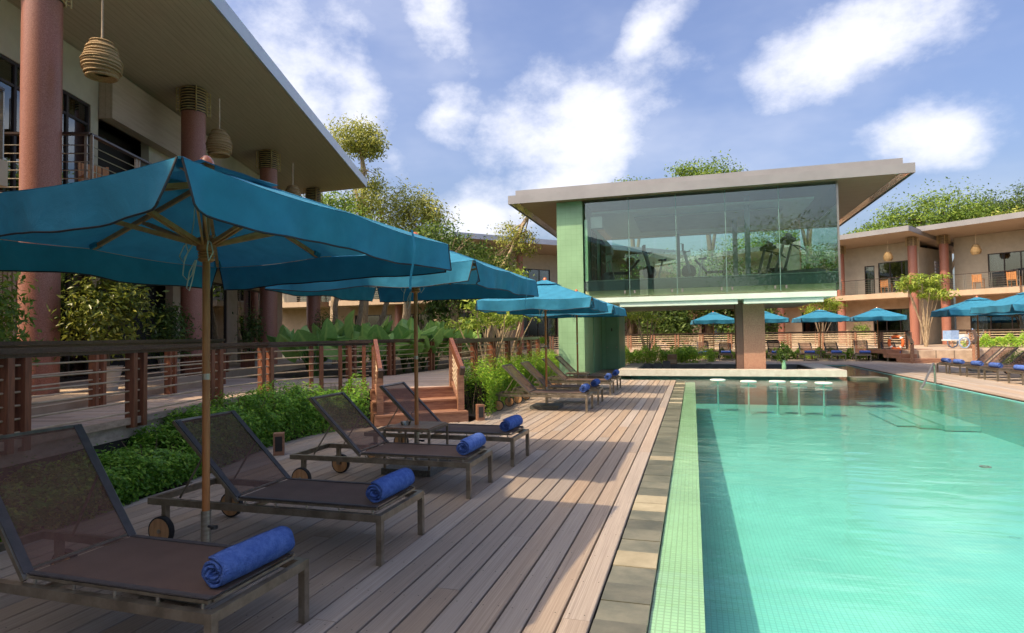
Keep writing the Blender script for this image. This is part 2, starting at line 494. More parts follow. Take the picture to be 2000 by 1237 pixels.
MT['bark'] = mat('pale bark', (0.24, 0.17, 0.10), (0.46, 0.36, 0.24), scale=5, stretch=(3, 3, 1), rough=0.9, bump=0.6, bscale=14)
MT['barkdark'] = mat('brown bark', (0.10, 0.065, 0.04), (0.20, 0.14, 0.085), scale=5, stretch=(3, 3, 1), rough=0.9, bump=0.6, bscale=14)
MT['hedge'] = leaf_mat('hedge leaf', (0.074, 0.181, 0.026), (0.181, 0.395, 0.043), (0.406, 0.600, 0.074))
MT['hedgelit'] = leaf_mat('sunlit hedge leaf', (0.139, 0.288, 0.029), (0.322, 0.576, 0.051), (0.598, 0.600, 0.092))  # hedge leaf lightened, sunlight painted into its colour
MT['tree'] = leaf_mat('broad tree leaf', (0.065, 0.122, 0.020), (0.164, 0.270, 0.036), (0.360, 0.458, 0.065))
MT['treewarm'] = leaf_mat('olive tree leaf', (0.151, 0.177, 0.038), (0.351, 0.375, 0.074), (0.600, 0.600, 0.151))
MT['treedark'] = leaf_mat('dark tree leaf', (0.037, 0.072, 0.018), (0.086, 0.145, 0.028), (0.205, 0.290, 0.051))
MT['pottree'] = leaf_mat('glossy pot tree leaf', (0.086, 0.120, 0.021), (0.188, 0.230, 0.034), (0.443, 0.443, 0.077), rough=0.3)
MT['bigleaf'] = leaf_mat('large taro leaf', (0.122, 0.245, 0.071), (0.245, 0.449, 0.112), (0.449, 0.600, 0.163), rough=0.4)
MT['frangi'] = leaf_mat('frangipani leaf', (0.120, 0.205, 0.025), (0.273, 0.375, 0.051), (0.512, 0.580, 0.086))


# stripes of soffit boards / far deck boards follow the world position
def board_stripes(mt, axis, pitch_, dark=0.6, width=0.06):
    nt = mt.node_tree
    L = nt.links.new
    b = nt.nodes['Principled BSDF']
    src = b.inputs['Base Color'].links[0].from_socket
    tc = nd(nt, 'ShaderNodeTexCoord')
    sp = nd(nt, 'ShaderNodeSeparateXYZ')
    L(tc.outputs['Object'], sp.inputs[0])
    fr = mth(nt, 'FRACT', mth(nt, 'DIVIDE', sp.outputs[axis], pitch_))
    ln = mth(nt, 'LESS_THAN', fr, width)
    mx = nd(nt, 'ShaderNodeMixRGB', blend_type='MULTIPLY')
    L(ln, mx.inputs[0])
    L(src, mx.inputs[1])
    mx.inputs[2].default_value = (dark, dark, dark, 1)
    L(mx.outputs[0], b.inputs['Base Color'])


MT['soffit'] = mat('timber soffit', (0.29, 0.185, 0.11), (0.36, 0.24, 0.15), scale=3, stretch=(0.4, 6, 6), rough=0.55)
board_stripes(MT['soffit'], 1, 0.12, 0.72, 0.12)
MT['soffitl'] = mat('taupe soffit boards', (0.42, 0.325, 0.245), (0.49, 0.385, 0.295), scale=3, stretch=(0.4, 6, 6), rough=0.6)
board_stripes(MT['soffitl'], 1, 0.12, 0.8, 0.12)
board_stripes(MT['deckfar'], 1, 0.165, 0.45, 0.07)


# ------------------------------------------------------------------ mesh helpers
class MB:
    def __init__(s):
        s.v = []
        s.f = []

    def add(s, vs, fs):
        o = len(s.v)
        s.v += [tuple(x) for x in vs]
        s.f += [tuple(i+o for i in f) for f in fs]
        return s

    def box(s, c, d, rz=0.0, M=None):
        hx, hy, hz = d[0]/2, d[1]/2, d[2]/2
        pts = [Vector((x, y, z)) for z in (-hz, hz) for x, y in ((-hx, -hy), (hx, -hy), (hx, hy), (-hx, hy))]
        if M is None:
            M = Matrix.Rotation(rz, 3, 'Z')
        c = Vector(c)
        return s.add([M @ p + c for p in pts], [(3, 2, 1, 0), (4, 5, 6, 7), (0, 1, 5, 4), (1, 2, 6, 5), (2, 3, 7, 6), (3, 0, 4, 7)])

    def bx(s, x0, x1, y0, y1, z0, z1):
        return s.box(((x0+x1)/2, (y0+y1)/2, (z0+z1)/2), (abs(x1-x0), abs(y1-y0), abs(z1-z0)))

    def bar(s, p, q, w, h, ref=(0, 0, 1)):
        p, q = Vector(p), Vector(q)
        d = q-p
        l = d.length
        x = d/l
        y = Vector(ref).cross(x)
        if y.length < 1e-4:
            y = Vector((0, 1, 0)).cross(x)
        y.normalize()
        z = x.cross(y)
        return s.box((p+q)/2, (l, w, h), M=Matrix((x, y, z)).transposed())

    def tube(s, pts, r, n=8, cap=True):
        pts = [Vector(p) for p in pts]
        rs = r if isinstance(r, (list, tuple)) else [r]*len(pts)
        o = len(s.v)
        prev = None
        for i, p in enumerate(pts):
            t = (pts[min(i+1, len(pts)-1)] - pts[max(i-1, 0)]).normalized()
            if prev is None:
                a = t.orthogonal().normalized()
            else:
                a = (prev - t*prev.dot(t))
                a = a.normalized() if a.length > 1e-6 else t.orthogonal().normalized()
            prev = a
            b = t.cross(a)
            for k in range(n):
                w = 2*math.pi*k/n
                s.v.append(tuple(p + (a*math.cos(w) + b*math.sin(w))*rs[i]))
        for i in range(len(pts)-1):
            for k in range(n):
                s.f.append((o+i*n+k, o+i*n+(k+1) % n, o+(i+1)*n+(k+1) % n, o+(i+1)*n+k))
        if cap:
            s.f.append(tuple(o+k for k in range(n))[::-1])
            s.f.append(tuple(o+(len(pts)-1)*n+k for k in range(n)))
        return s

    def lathe(s, prof, n=16, c=(0, 0, 0), cap=True):
        o = len(s.v)
        for r, z in prof:
            for k in range(n):
                w = 2*math.pi*k/n
                s.v.append((c[0]+r*math.cos(w), c[1]+r*math.sin(w), c[2]+z))
        for i in range(len(prof)-1):
            for k in range(n):
                s.f.append((o+i*n+k, o+i*n+(k+1) % n, o+(i+1)*n+(k+1) % n, o+(i+1)*n+k))
        if cap and prof[0][0] > 1e-5:
            s.f.append(tuple(o+k for k in range(n))[::-1])
        if cap and prof[-1][0] > 1e-5:
            s.f.append(tuple(o+(len(prof)-1)*n+k for k in range(n)))
        return s

    def prism(s, poly, z0, z1):
        n = len(poly)
        o = len(s.v)
        s.v += [(x, y, z0) for x, y in poly] + [(x, y, z1) for x, y in poly]
        s.f.append(tuple(o+i for i in range(n))[::-1])
        s.f.append(tuple(o+n+i for i in range(n)))
        for i in range(n):
            j = (i+1) % n
            s.f.append((o+i, o+j, o+n+j, o+n+i))
        return s

    def prismx(s, poly, x0, x1):
        """poly in (y, z), extruded along x"""
        n = len(poly)
        o = len(s.v)
        s.v += [(x0, y, z) for y, z in poly] + [(x1, y, z) for y, z in poly]
        s.f.append(tuple(o+i for i in range(n))[::-1])
        s.f.append(tuple(o+n+i for i in range(n)))
        for i in range(n):
            j = (i+1) % n
            s.f.append((o+i, o+j, o+n+j, o+n+i))
        return s

    def grid(s, fn, nu, nv):
        o = len(s.v)
        for i in range(nu+1):
            for j in range(nv+1):
                s.v.append(tuple(fn(i/nu, j/nv)))
        for i in range(nu):
            for j in range(nv):
                a = o+i*(nv+1)+j
                s.f.append((a, a+nv+1, a+nv+2, a+1))
        return s

    def build(s, name, mt, parent=None, smooth=False, loc=None, rz=0.0):
        me = bpy.data.meshes.new(name)
        me.from_pydata(s.v, [], s.f)
        me.materials.append(MT[mt] if isinstance(mt, str) else mt)
        me.update()
        if smooth:
            me.shade_smooth()
            me.set_sharp_from_angle(angle=R(40))
        o = bpy.data.objects.new(name, me)
        COL.objects.link(o)
        if parent is not None:
            o.parent = parent
        if loc is not None:
            o.location = loc
            o.rotation_euler[2] = rz
        return o


def tag(o, label, cat, group=None):
    o['label'] = label
    o['category'] = cat
    if group:
        o['group'] = group
    return o


def thing(name, label, cat, loc=(0, 0, 0), rz=0.0, group=None):
    o = bpy.data.objects.new(name, None)
    COL.objects.link(o)
    o.empty_display_size = 0.2
    o.location = loc
    o.rotation_euler[2] = rz
    return tag(o, label, cat, group)


def struct(o):
    o['kind'] = 'structure'
    return o


def copy_tree(o, parent=None):
    c = o.copy()
    COL.objects.link(c)
    c.parent = parent
    for ch in o.children:
        copy_tree(ch, c)
    return c


def place(proto, used, loc, rz, label, group=None):
    """first use moves the prototype itself, later ones copy it"""
    o = proto if not used else copy_tree(proto)
    used.append(1)
    o.location = loc
    o.rotation_euler[2] = rz
    o['label'] = label
    if group:
        o['group'] = group
    return o


def leaves(name, P, size, mt, parent=None, width=0.45, outward=None, spread=1.0, upbias=0.25):
    """many small folded leaves in one mesh"""
    n = len(P)
    # blade normals lean outwards and up, blades lie across them
    nr = RNG.normal(size=(n, 3))*0.55*spread
    if outward is not None:
        nr += outward*1.2
    nr[:, 2] += upbias+0.25
    nr /= np.linalg.norm(nr, axis=1)[:, None]+1e-9
    d = np.cross(nr, RNG.normal(size=(n, 3)))
    d[:, 2] -= 0.25*np.linalg.norm(d, axis=1)
    d /= np.linalg.norm(d, axis=1)[:, None]+1e-9
    s = np.cross(nr, d)
    s /= np.linalg.norm(s, axis=1)[:, None]+1e-9
    sz = size*(0.65+0.7*RNG.random(n))[:, None]
    V = np.empty((n, 4, 3))
    V[:, 0] = P - d*sz*0.5
    V[:, 1] = P + s*sz*width*0.5 + nr*sz*0.10
    V[:, 2] = P + d*sz*0.5
    V[:, 3] = P - s*sz*width*0.5 + nr*sz*0.10
    me = bpy.data.meshes.new(name)
    me.vertices.add(4*n)
    me.vertices.foreach_set('co', V.reshape(-1).astype(np.float32))
    b = np.arange(n)*4
    F = np.empty((n, 6), dtype=np.int32)
    F[:, 0] = b; F[:, 1] = b+1; F[:, 2] = b+2; F[:, 3] = b; F[:, 4] = b+2; F[:, 5] = b+3
    me.loops.add(6*n)
    me.loops.foreach_set('vertex_index', F.reshape(-1))
    me.polygons.add(2*n)
    me.polygons.foreach_set('loop_start', np.arange(0, 6*n, 3, dtype=np.int32))
    at = me.attributes.new('rnd', 'FLOAT', 'POINT')
    at.data.foreach_set('value', np.repeat(np.clip(RNG.normal(0.45, 0.24, n), 0, 1), 4).astype(np.float32))
    me.materials.append(MT[mt])
    me.update()
    me.validate()
    o = bpy.data.objects.new(name, me)
    COL.objects.link(o)
    o.parent = parent
    return o


def clump_points(c, r, n, sub=14, tight=0.30):
    """points in lumpy clusters over an ellipsoid"""
    c, r = np.array(c, float), np.array(r, float)
    q = RNG.normal(size=(sub, 3))
    q /= np.linalg.norm(q, axis=1)[:, None]
    q *= (0.35+0.6*RNG.random(sub)**0.5)[:, None]
    w = RNG.random(sub)+0.35
    k = RNG.choice(sub, n, p=w/w.sum())
    p = q[k] + np.clip(RNG.normal(size=(n, 3))*tight*(0.6+0.8*RNG.random(sub)[k])[:, None], -0.7, 0.7)
    out = p/(np.linalg.norm(p, axis=1)[:, None]+1e-6)
    return c + p*r, out


def tree(name, label, base, trunks, clumps, leaf, mt='tree', bark='bark', group=None, cat='tree', width=0.45, sub=14, tight=0.3):
    """trunks: list of (points, radii) in local coords; clumps: (centre, radii, leaf count)"""
    t = thing(name, label, cat, base, 0, group)
    for pts, rad in trunks:
        fine, fr_ = [], []
        for i in range(len(pts)-1):
            for k in range(4):
                f = k/4
                p = Vector(pts[i]).lerp(Vector(pts[i+1]), f)
                j = rad[i]*0.35
                fine.append(p + Vector((random.uniform(-j, j), random.uniform(-j, j), 0)) if (i or k) else p)
                fr_.append(rad[i]+(rad[i+1]-rad[i])*f)
        fine.append(Vector(pts[-1])); fr_.append(rad[-1])
        tr = MB().tube(fine, fr_, 9).build('trunk', bark, t, True)
    lm = MB()
    ends = [Vector(p[-1]) for p, _ in trunks]
    mids = [Vector(p[len(p)//2]) for p, _ in trunks]
    P, O = [], []
    for c, r, n in clumps:
        s0 = min(ends, key=lambda e: (e-Vector(c)).length)
        m_ = (s0+Vector(c))/2 + Vector((random.uniform(-.1, .1)*r[0], random.uniform(-.1, .1)*r[0], -0.15*r[2]))
        rr = trunks[0][1][-1]
        lm.tube([s0, m_, Vector(c)], [rr*0.85, rr*0.55, rr*0.2], 6)
        for _ in range(5):
            q = Vector(c)+Vector((random.uniform(-1, 1)*r[0], random.uniform(-1, 1)*r[1], random.uniform(-.2, .9)*r[2]))*0.7
            lm.tube([m_, (m_+q)/2+Vector((0, 0, 0.1*r[2])), q], [rr*0.4, rr*0.25, rr*0.08], 5)
        p, o_ = clump_points(c, r, n, sub, tight)
        P.append(p); O.append(o_)
    lm.build('limbs', bark, t, True)
    leaves('crown', np.concatenate(P), leaf, mt, t, width, np.concatenate(O)*0.5)
    return t


def hedge(name, label, path, zfun, half, n, leaf, mt, z0=0.0, stems=40, group=None):
    """path: polyline of (x, y); zfun(t) gives the top height along it"""
    o = thing(name, label, 'hedge', (path[0][0], path[0][1], z0), 0, group)
    pts = [Vector((x, y)) for x, y in path]
    seg = [(pts[i+1]-pts[i]).length for i in range(len(pts)-1)]
    tot = sum(seg)
    cum = np.concatenate([[0], np.cumsum(seg)])
    xs = np.array([p.x for p in pts]); ys = np.array([p.y for p in pts])
    def at(t):
        d = t*tot
        return np.interp(d, cum, xs), np.interp(d, cum, ys)
    def nrm(t):
        a, b = at(np.clip(t-0.01, 0, 1)), at(np.clip(t+0.01, 0, 1))
        dx, dy = b[0]-a[0], b[1]-a[1]
        l = np.hypot(dx, dy)+1e-9
        return -dy/l, dx/l
    t = RNG.random(n)
    x, y = at(t)
    nx, ny = nrm(t)
    lump = 0.82+0.2*np.sin(t*tot*2.1+1.3)*np.sin(t*tot*5.3)+0.14*np.sin(t*tot*11.7+2)
    H = np.array([zfun(q) for q in t])*np.clip(lump, 0.6, 1.15)
    a = RNG.random(n)*math.pi
    rad = np.clip(1-np.abs(RNG.normal(0, 0.16, n)), 0.35, 1.12)
    cx, sx = np.cos(a), np.sin(a)
    off = np.sign(cx)*np.abs(cx)**0.6*half*rad
    z = np.abs(sx)**0.6*H*rad
    lo = RNG.random(n) < 0.35
    z = np.where(lo, RNG.random(n)*H*0.85, z)
    off = np.where(lo, np.sign(cx)*half*rad, off)
    jut = (RNG.random(n) < 0.03)*RNG.random(n)*0.16
    P = np.stack([x+nx*off-path[0][0], y+ny*off-path[0][1], z+jut], 1)
    O = np.stack([nx*cx, ny*cx, sx+0.2], 1)
    leaves('foliage', P, leaf, mt, o, 0.5, O*0.7, spread=0.8)
    st = MB()
    for _ in range(stems):
        q = random.random()
        bx_, by_ = at(q)
        n1, n2 = nrm(q)
        s_ = random.uniform(-.8, .8)*half
        h_ = zfun(q)*random.uniform(.6, .95)
        p0 = Vector((float(bx_+n1*s_*0.5)-path[0][0], float(by_+n2*s_*0.5)-path[0][1], -0.05))
        p1 = p0+Vector((float(n1)*s_*0.5+random.uniform(-.1, .1), float(n2)*s_*0.5+random.uniform(-.1, .1), h_))
        st.tube([p0, (p0+p1)/2+Vector((random.uniform(-.04, .04), random.uniform(-.04, .04), 0)), p1], [0.012, 0.009, 0.004], 5)
    sm_ = st.build('stems', 'barkdark', o, True)
    sm_['kind'] = 'stuff'
    return o


def clip_row(poly, axis, val):
    """segments of the line coord[axis] = val inside polygon"""
    xs = []
    n = len(poly)
    for i in range(n):
        a, b = poly[i], poly[(i+1) % n]
        if (a[axis]-val)*(b[axis]-val) < 0:
            f = (val-a[axis])/(b[axis]-a[axis])
            xs.append(a[1-axis]+f*(b[1-axis]-a[1-axis]))
    xs.sort()
    return [(xs[i], xs[i+1]) for i in range(0, len(xs)-1, 2)]


# ================================================================== THE SETTING
Z_UP = 0.60
WATER = -0.045
gr = MB().bx(-500, 500, -300, 900, -1.6, -1.5).build('ground', 'ground')
struct(gr)

# lower deck beside the pool
deck_poly = [(-0.58, -4), (-0.58, 21.3), (-2.75, 21.3), (-2.75, 27.5), (-5.2, 27.5), (-5.2, 22.9), (-4.75, 20.4), (-4.5, 13.4),
             (-4.0, 11.0), (-4.05, 10.66), (-5.45, 9.66), (-6.05, 9.3), (-6.15, 7.6), (-5.5, 5.7), (-5.3, 3.5), (-5.2, -4)]
pdk = MB().prism(deck_poly, -1.4, -0.055).build('deck', 'joist')
struct(pdk)


def plank_mesh(name, mt):
    c = 0.035
    pts = []
    for y in (-.5, .5):
        pts += [(-.5, y, -.5), (.5, y, -.5), (.5, y, .32), (.5-c, y, .5), (-.5+c, y, .5), (-.5, y, .32)]
    fs = [(0, 1, 2, 3, 4, 5), tuple(range(6, 12))[::-1]] + [(i, i+6, (i+1) % 6+6, (i+1) % 6) for i in range(6)]
    me = bpy.data.meshes.new(name)
    me.from_pydata(pts, [], fs)
    me.materials.append(MT[mt])
    return me


def lay_planks(parent, poly, step, w, me, z, mlen, rot=0.0, maxn=290, x0=None):
    """boards along the local y axis, clipped to poly, laid row by row; rot turns the whole set about z"""
    cs, sn = math.cos(rot), math.sin(rot)
    loc = [(x*cs+y*sn, -x*sn+y*cs) for x, y in poly]
    xs = [p[0] for p in loc]
    x = (x0 if x0 is not None else max(xs)) - step/2
    n = 0
    while x > min(xs):
        for a, b in clip_row(loc, 0, x):
            y = a
            first = random.uniform(0.3, 1.0)*mlen
            while y < b-0.02 and n < maxn:
                e = min(b, y+first)
                if b-e < 0.5:
                    e = b
                first = mlen*random.uniform(0.85, 1.15)
                o = bpy.data.objects.new('plank', me)
                COL.objects.link(o)
                o.parent = parent
                cx, cy = x, (y+e)/2
                o.location = (cx*cs-cy*sn, cx*sn+cy*cs, z-0.0125+random.uniform(-.0015, .0015))
                o.rotation_euler = (0, random.uniform(-.006, .006), rot+random.uniform(-.0006, .0006))
                o.scale = (w, e-y-0.004, 0.028)
                y = e
                n += 1
        x -= step
    return n


PLK = plank_mesh('plank', 'deck')
PLU = plank_mesh('plank', 'updeck')
lay_planks(pdk, deck_poly, 0.172, 0.159, PLK, 0.0, 5.2)

# nail heads across the near boards, far too many and small to pick apart
nl = MB()
xr = -0.58-0.086
while xr > -5.2:
    yy = 2.0
    while yy < 11:
        for sx in (-.045, .045):
            cx, cy = xr+sx+random.uniform(-.006, .006), yy+random.uniform(-.012, .012)
            o_ = len(nl.v)
            nl.v += [(cx+.0045*math.cos(a), cy+.0045*math.sin(a), .0042) for a in [k*math.pi/3 for k in range(6)]]
            nl.f.append(tuple(range(o_, o_+6)))
        yy += .48
    xr -= .172
nlo = nl.build('nail_heads', 'joist', pdk)
nlo['kind'] = 'stuff'

# upper walkway deck
up_poly = [(-5.85, 2.2), (-6.2, 4.15), (-6.55, 5.75), (-6.97, 7.47), (-7.04, 8.7), (-6.84, 9.88), (-6.45, 10.2), (-6.0, 10.37), (-4.62, 11.34),
           (-4.85, 13.0), (-5.05, 16.5), (-5.3, 20.9), (-5.6, 24.5), (-7.3, 24.5), (-7.3, 17.7), (-7.5, 14.3), (-8.1, 13.1), (-12.6, 13.0), (-9.9, 3.6), (-9.3, 2.2)]
ud = MB().prism(up_poly, -1.4, Z_UP-0.055).build('upper_deck', 'joist')
struct(ud)
lay_planks(ud, up_poly, 0.16, 0.15, PLU, Z_UP, 4.0, rot=R(-71.3))
# fascia board along the walkway edge
ed = [(-5.85, 2.2), (-6.2, 4.15), (-6.55, 5.75), (-6.97, 7.47), (-7.04, 8.7), (-6.84, 9.88), (-6.45, 10.2), (-6.0, 10.37)]
for i in range(len(ed)-1):
    MB().bar((*ed[i], Z_UP-0.085), (*ed[i+1], Z_UP-0.085), 0.03, 0.16).build('edge_board', 'updeck', ud)

# terrace of the long building, planting beds
LA = math.atan2(0.947, -0.3213)              # direction of the long building's front
def LW(u, y, z=0.0):
    return Vector((-0.3213*u-0.947*y, 0.947*u-0.3213*y, z))
ter = MB().prism([tuple(LW(*q).xy) for q in ((2, 6.2), (14.3, 6.2), (15.5, 7.0), (27.5, 7.0), (27.5, 20), (2, 20))], -1.4, 0.75).build('terrace', 'tan')
struct(ter)
bed = MB().prism([(-8.1, 13.15), (-7.55, 14.3), (-7.35, 17.7), (-7.35, 26), (-16, 34), (-24, 28), (-15, 17), (-12.6, 13.1)], -1.4, 0.5).build('planting_bed', 'soil')
struct(bed)
bed2 = MB().prism([(-5.25, -4), (-5.35, 3.5), (-5.55, 5.7), (-6.2, 7.6), (-6.1, 9.3), (-5.5, 9.7), (-6.0, 10.3), (-6.45, 10.1), (-6.8, 9.85), (-7.0, 8.7), (-6.93, 7.47), (-6.5, 5.75), (-6.15, 4.15), (-5.8, 2.2), (-5.6, -4)], -1.4, 0.02).build('planting_bed', 'soil')
struct(bed2)
bed3 = MB().prism([(-4.05, 11.1), (-4.55, 13.4), (-4.8, 20.4), (-5.15, 22.8), (-5.55, 22.8), (-5.27, 20.9), (-5.03, 16.5), (-4.83, 13.0), (-4.6, 11.4)], -1.4, 0.03).build('planting_bed', 'soil')
struct(bed3)

# pool: basin, edge mosaic, coping stones, water
pool_poly = [(-0.28, -4), (6.9, -4), (6.9, 32.0), (-2.74, 32.0), (-2.74, 21.32), (-0.28, 21.32)]
fl = MB().prism(pool_poly, -1.15, -1.0).build('pool_floor', 'pooltile')
struct(fl)
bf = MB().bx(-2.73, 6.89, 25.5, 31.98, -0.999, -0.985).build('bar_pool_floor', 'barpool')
struct(bf)
ledge = MB().bx(-0.275, 0.03, -4, 21.3, -0.99, -0.062).build('pool_ledge', 'striptile')
struct(ledge)
pw = MB().bx(6.9, 6.95, -4, 32, -1.1, -0.03).bx(-2.74, 6.9, 32.0, 32.1, -1.1, -0.03).bx(-2.79, -2.74, 21.3, 32, -1.1, -0.06).bx(-2.74, -0.28, 21.301, 21.33, -1.1, -0.06).build('pool_wall', 'pooltile')
struct(pw)
wm = MB()
for xa, xb, ya, yb in ((-.28, 6.9, -4, 21.32), (-2.74, 6.9, 21.32, 23.3), (-2.74, -2.3, 23.3, 27.3), (4.4, 6.9, 23.3, 27.3), (-2.74, 6.9, 27.3, 32)):
    wm.add([(xa, ya, WATER), (xb, ya, WATER), (xb, yb, WATER), (xa, yb, WATER)], [(0, 1, 2, 3)])
ws = wm.build('pool_water', 'water')
struct(ws)
cop = MB().bx(-0.575, -0.285, -4, 21.3, -1.0, -0.06).build('pool_coping', 'joist')
struct(cop)
y = 1.0
while y < 21.25:
    l_ = random.uniform(0.26, 0.31)
    e_ = min(y+l_, 21.28)
    kind = 'copingdry' if random.random() < (0.13 if y > 3.9 else 0) else 'coping'
    zt = -0.026+random.uniform(-.003, .003)
    MB().bx(-0.148, 0.148, -(e_-y)/2+.003, (e_-y)/2-.003, -.03, 0).build('coping_stone', kind, cop, loc=(-0.428, (y+e_)/2, zt), rz=random.uniform(-.01, .01))
    y = e_
# submerged entry steps by the ladder
for k in range(3):
    struct(MB().bx(5.2+0.45*k, 6.898, 18.6-0.3*k, 21.5, -0.98, -0.95+0.05*k).build('pool_step', 'pooltile'))

# right hand deck
rd_poly = [(6.96, 2), (14.0, 2), (14.0, 32), (6.96, 32.2)]
rdk = MB().prism([(6.96, 2), (30, 2), (30, 33.5), (6.96, 32.1)], -1.4, -0.05).build('deck', 'joist')
struct(rdk)
lay_planks(rdk, [(6.96, 12), (13.4, 12), (13.4, 33.0), (6.96, 32.05)], 0.172, 0.160, PLK, 0.0, 5.5, x0=13.4)
fdk = MB().prism([(-9, 32.12), (6.95, 32.12), (13.4, 33.2), (13.4, 40), (-9, 40)], -1.4, -0.004).build('far_deck', 'deckfar')
struct(fdk)
# terrace on the far side, in front of the other buildings
fter = MB().prism([(-30, 40.01), (10.2, 40.01), (10.2, 34.6), (30, 30), (60, 30), (60, 90), (-30, 90)], -1.4, Z_UP-.02).build('far_terrace', 'deckfar')
struct(fter)


# ================================================================== BUILDINGS
def wall_openings(parent, x0, x1, z0, z1, ops, y, th, mt):
    """a wall in the xz plane with openings (xa, xb, za, zb); one mesh"""
    w = MB()
    x = x0
    for xa, xb, za, zb in sorted(ops):
        if xa > x:
            w.bx(x, xa, y, y+th, z0, z1)
        if za > z0+.001:
            w.bx(xa, xb, y, y+th, z0, za)
        if zb < z1-.001:
            w.bx(xa, xb, y, y+th, zb, z1)
        x = xb
    if x < x1:
        w.bx(x, x1, y, y+th, z0, z1)
    return w.build('wall', mt, parent)


def window(parent, xa, xb, za, zb, y, n=2, curtain=None, transom=None):
    fr = MB()
    t = 0.06
    fr.bx(xa, xa+t, y+.02, y+.10, za, zb).bx(xb-t, xb, y+.02, y+.10, za, zb)
    fr.bx(xa+t, xb-t, y+.022, y+.098, za, za+t).bx(xa+t, xb-t, y+.022, y+.098, zb-t, zb)
    for k in range(1, n):
        xm = xa+(xb-xa)*k/n
        fr.bx(xm-.03, xm+.03, y+.024, y+.096, za+t, zb-t)
    if transom:
        fr.bx(xa+t, xb-t, y+.027, y+.093, transom-.025, transom+.025)
    f = fr.build('window', 'frame', parent)
    for k in range(n):
        wa, wb = xa+(xb-xa)*k/n+.04, xa+(xb-xa)*(k+1)/n-.04
        MB().bx(wa, wb, y+.055, y+.062, za+.05, zb-.05).build('pane', 'window', f)
    if curtain:
        for ca, cb in curtain:
            a_, b_ = xa+(xb-xa)*ca, xa+(xb-xa)*cb
            nn = max(6, int((b_-a_)/0.05))
            MB().grid(lambda u, v: (a_+(b_-a_)*u, y+.26+.035*math.sin(u*nn*1.6)+.012*math.sin(u*nn*3.7), za+.04+(zb-za-.06)*v), nn*3, 1).build('curtain', 'curtain', f, True)
    return f


def column(parent, x, y, z0, z1, r, cap=True):
    c = MB().lathe([(r*1.0, z0), (r*1.0, z0+0.02), (r, z1)], 28, (x, y, 0)).build('column', 'terrazzo', parent, True)
    if cap:
        w = MB()
        h = 0.62*(r/0.28)
        n = 9
        for k in range(n):
            zz = z1-h+h*(k+.5)/n
            rr = r*1.07
            w.tube([(x+rr*math.cos(a)*random.uniform(.99, 1.02), y+rr*math.sin(a), zz+random.uniform(-.008, .008)) for a in [2*math.pi*i/22 for i in range(23)]], h/n*0.21, 5, False)
            for a in (0.6, 2.17, 3.74, 5.3):
                w.tube([(x+r*1.05*math.cos(a), y+r*1.05*math.sin(a), zz+.01), (x+r*1.42*math.cos(a), y+r*1.42*math.sin(a), zz-.015)], h/n*0.2, 5)
        for a in (0.6, 2.17, 3.74, 5.3):
            for rr in (r*1.12, r*1.38):
                w.tube([(x+rr*math.cos(a), y+rr*math.sin(a), z1-h-.02), (x+rr*math.cos(a), y+rr*math.sin(a), z1-.02)], h/n*0.22, 5)
        cp = w.build('capital', 'cane', c, True)
        MB().lathe([(r*1.03, z1-h), (r*1.03, z1-.005)], 24, (x, y, 0), cap=False).build('capital_gap_shade', 'frame', c, True)  # added dark sleeve, paints shade into the gaps between the rods
    return c


def balcony(parent, x0, x1, yf, yb, zf, th=0.36, left_end=True, right_end=True, rail=1.02, mt='tan'):
    s = MB().bx(x0, x1, yf, yb, zf-th, zf).build('balcony', mt, parent)
    pm = MB()
    path = []
    if left_end:
        path.append((x0+.06, yb-.02))
    path += [(x0+.06, yf+.08), (x1-.06, yf+.08)]
    if right_end:
        path.append((x1-.06, yb-.02))
    for i in range(len(path)-1):
        a, b = Vector(path[i]), Vector(path[i+1])
        ext = (b-a).normalized()*0.03
        e_ = b+ext if i < len(path)-2 else b
        MB().bar((*a, zf+rail), (*e_, zf+rail), 0.10 if i % 2 == 0 else 0.098, 0.035).build('handrail', 'handrail', s)
        n = max(1, round((b-a).length/1.25))
        for k in range(n+1):
            if i and k == 0:
                continue
            p = a.lerp(b, k/n)
            t = (b-a).normalized()*0.05
            for sg in (-1, 1):
                MB().bar((p.x+t.x*sg, p.y+t.y*sg, zf), (p.x+t.x*sg, p.y+t.y*sg, zf+rail-.02), 0.022, 0.045).build('post', 'steel', s)
        for k in range(6):
            zz = zf+0.10+k*0.145
            MB().tube([(*a, zz), (*b, zz)], 0.009, 6).build('rail', 'steel', s)
    return s


def roof(parent, x0, x1, yf, yb, zf, slope, fh=0.32, soff='soffitl', fas='fascia'):
    zb = zf-slope*(yb-yf)
    rf = MB().prismx([(yf+.02, zf), (yb, zb), (yb, zb+fh), (yf+.02, zf+fh-.02)], x0+.02, x1-.02).build('roof', 'roofing', parent)
    MB().prismx([(yf+.03, zf-.012), (yb-.05, zb-.012), (yb-.05, zb-.004), (yf+.03, zf-.004)], x0+.05, x1-.05).build('soffit', soff, rf)
    MB().bx(x0, x1, yf-.03, yf+.018, zf-.02, zf+fh).build('fascia', fas, rf)
    for xx in (x0, x1):
        MB().prismx([(yf+.02, zf-.02), (yb, zb-.02), (yb, zb+fh), (yf+.02, zf+fh)], xx-.02, xx+.016).build('fascia', fas, rf)
    return rf


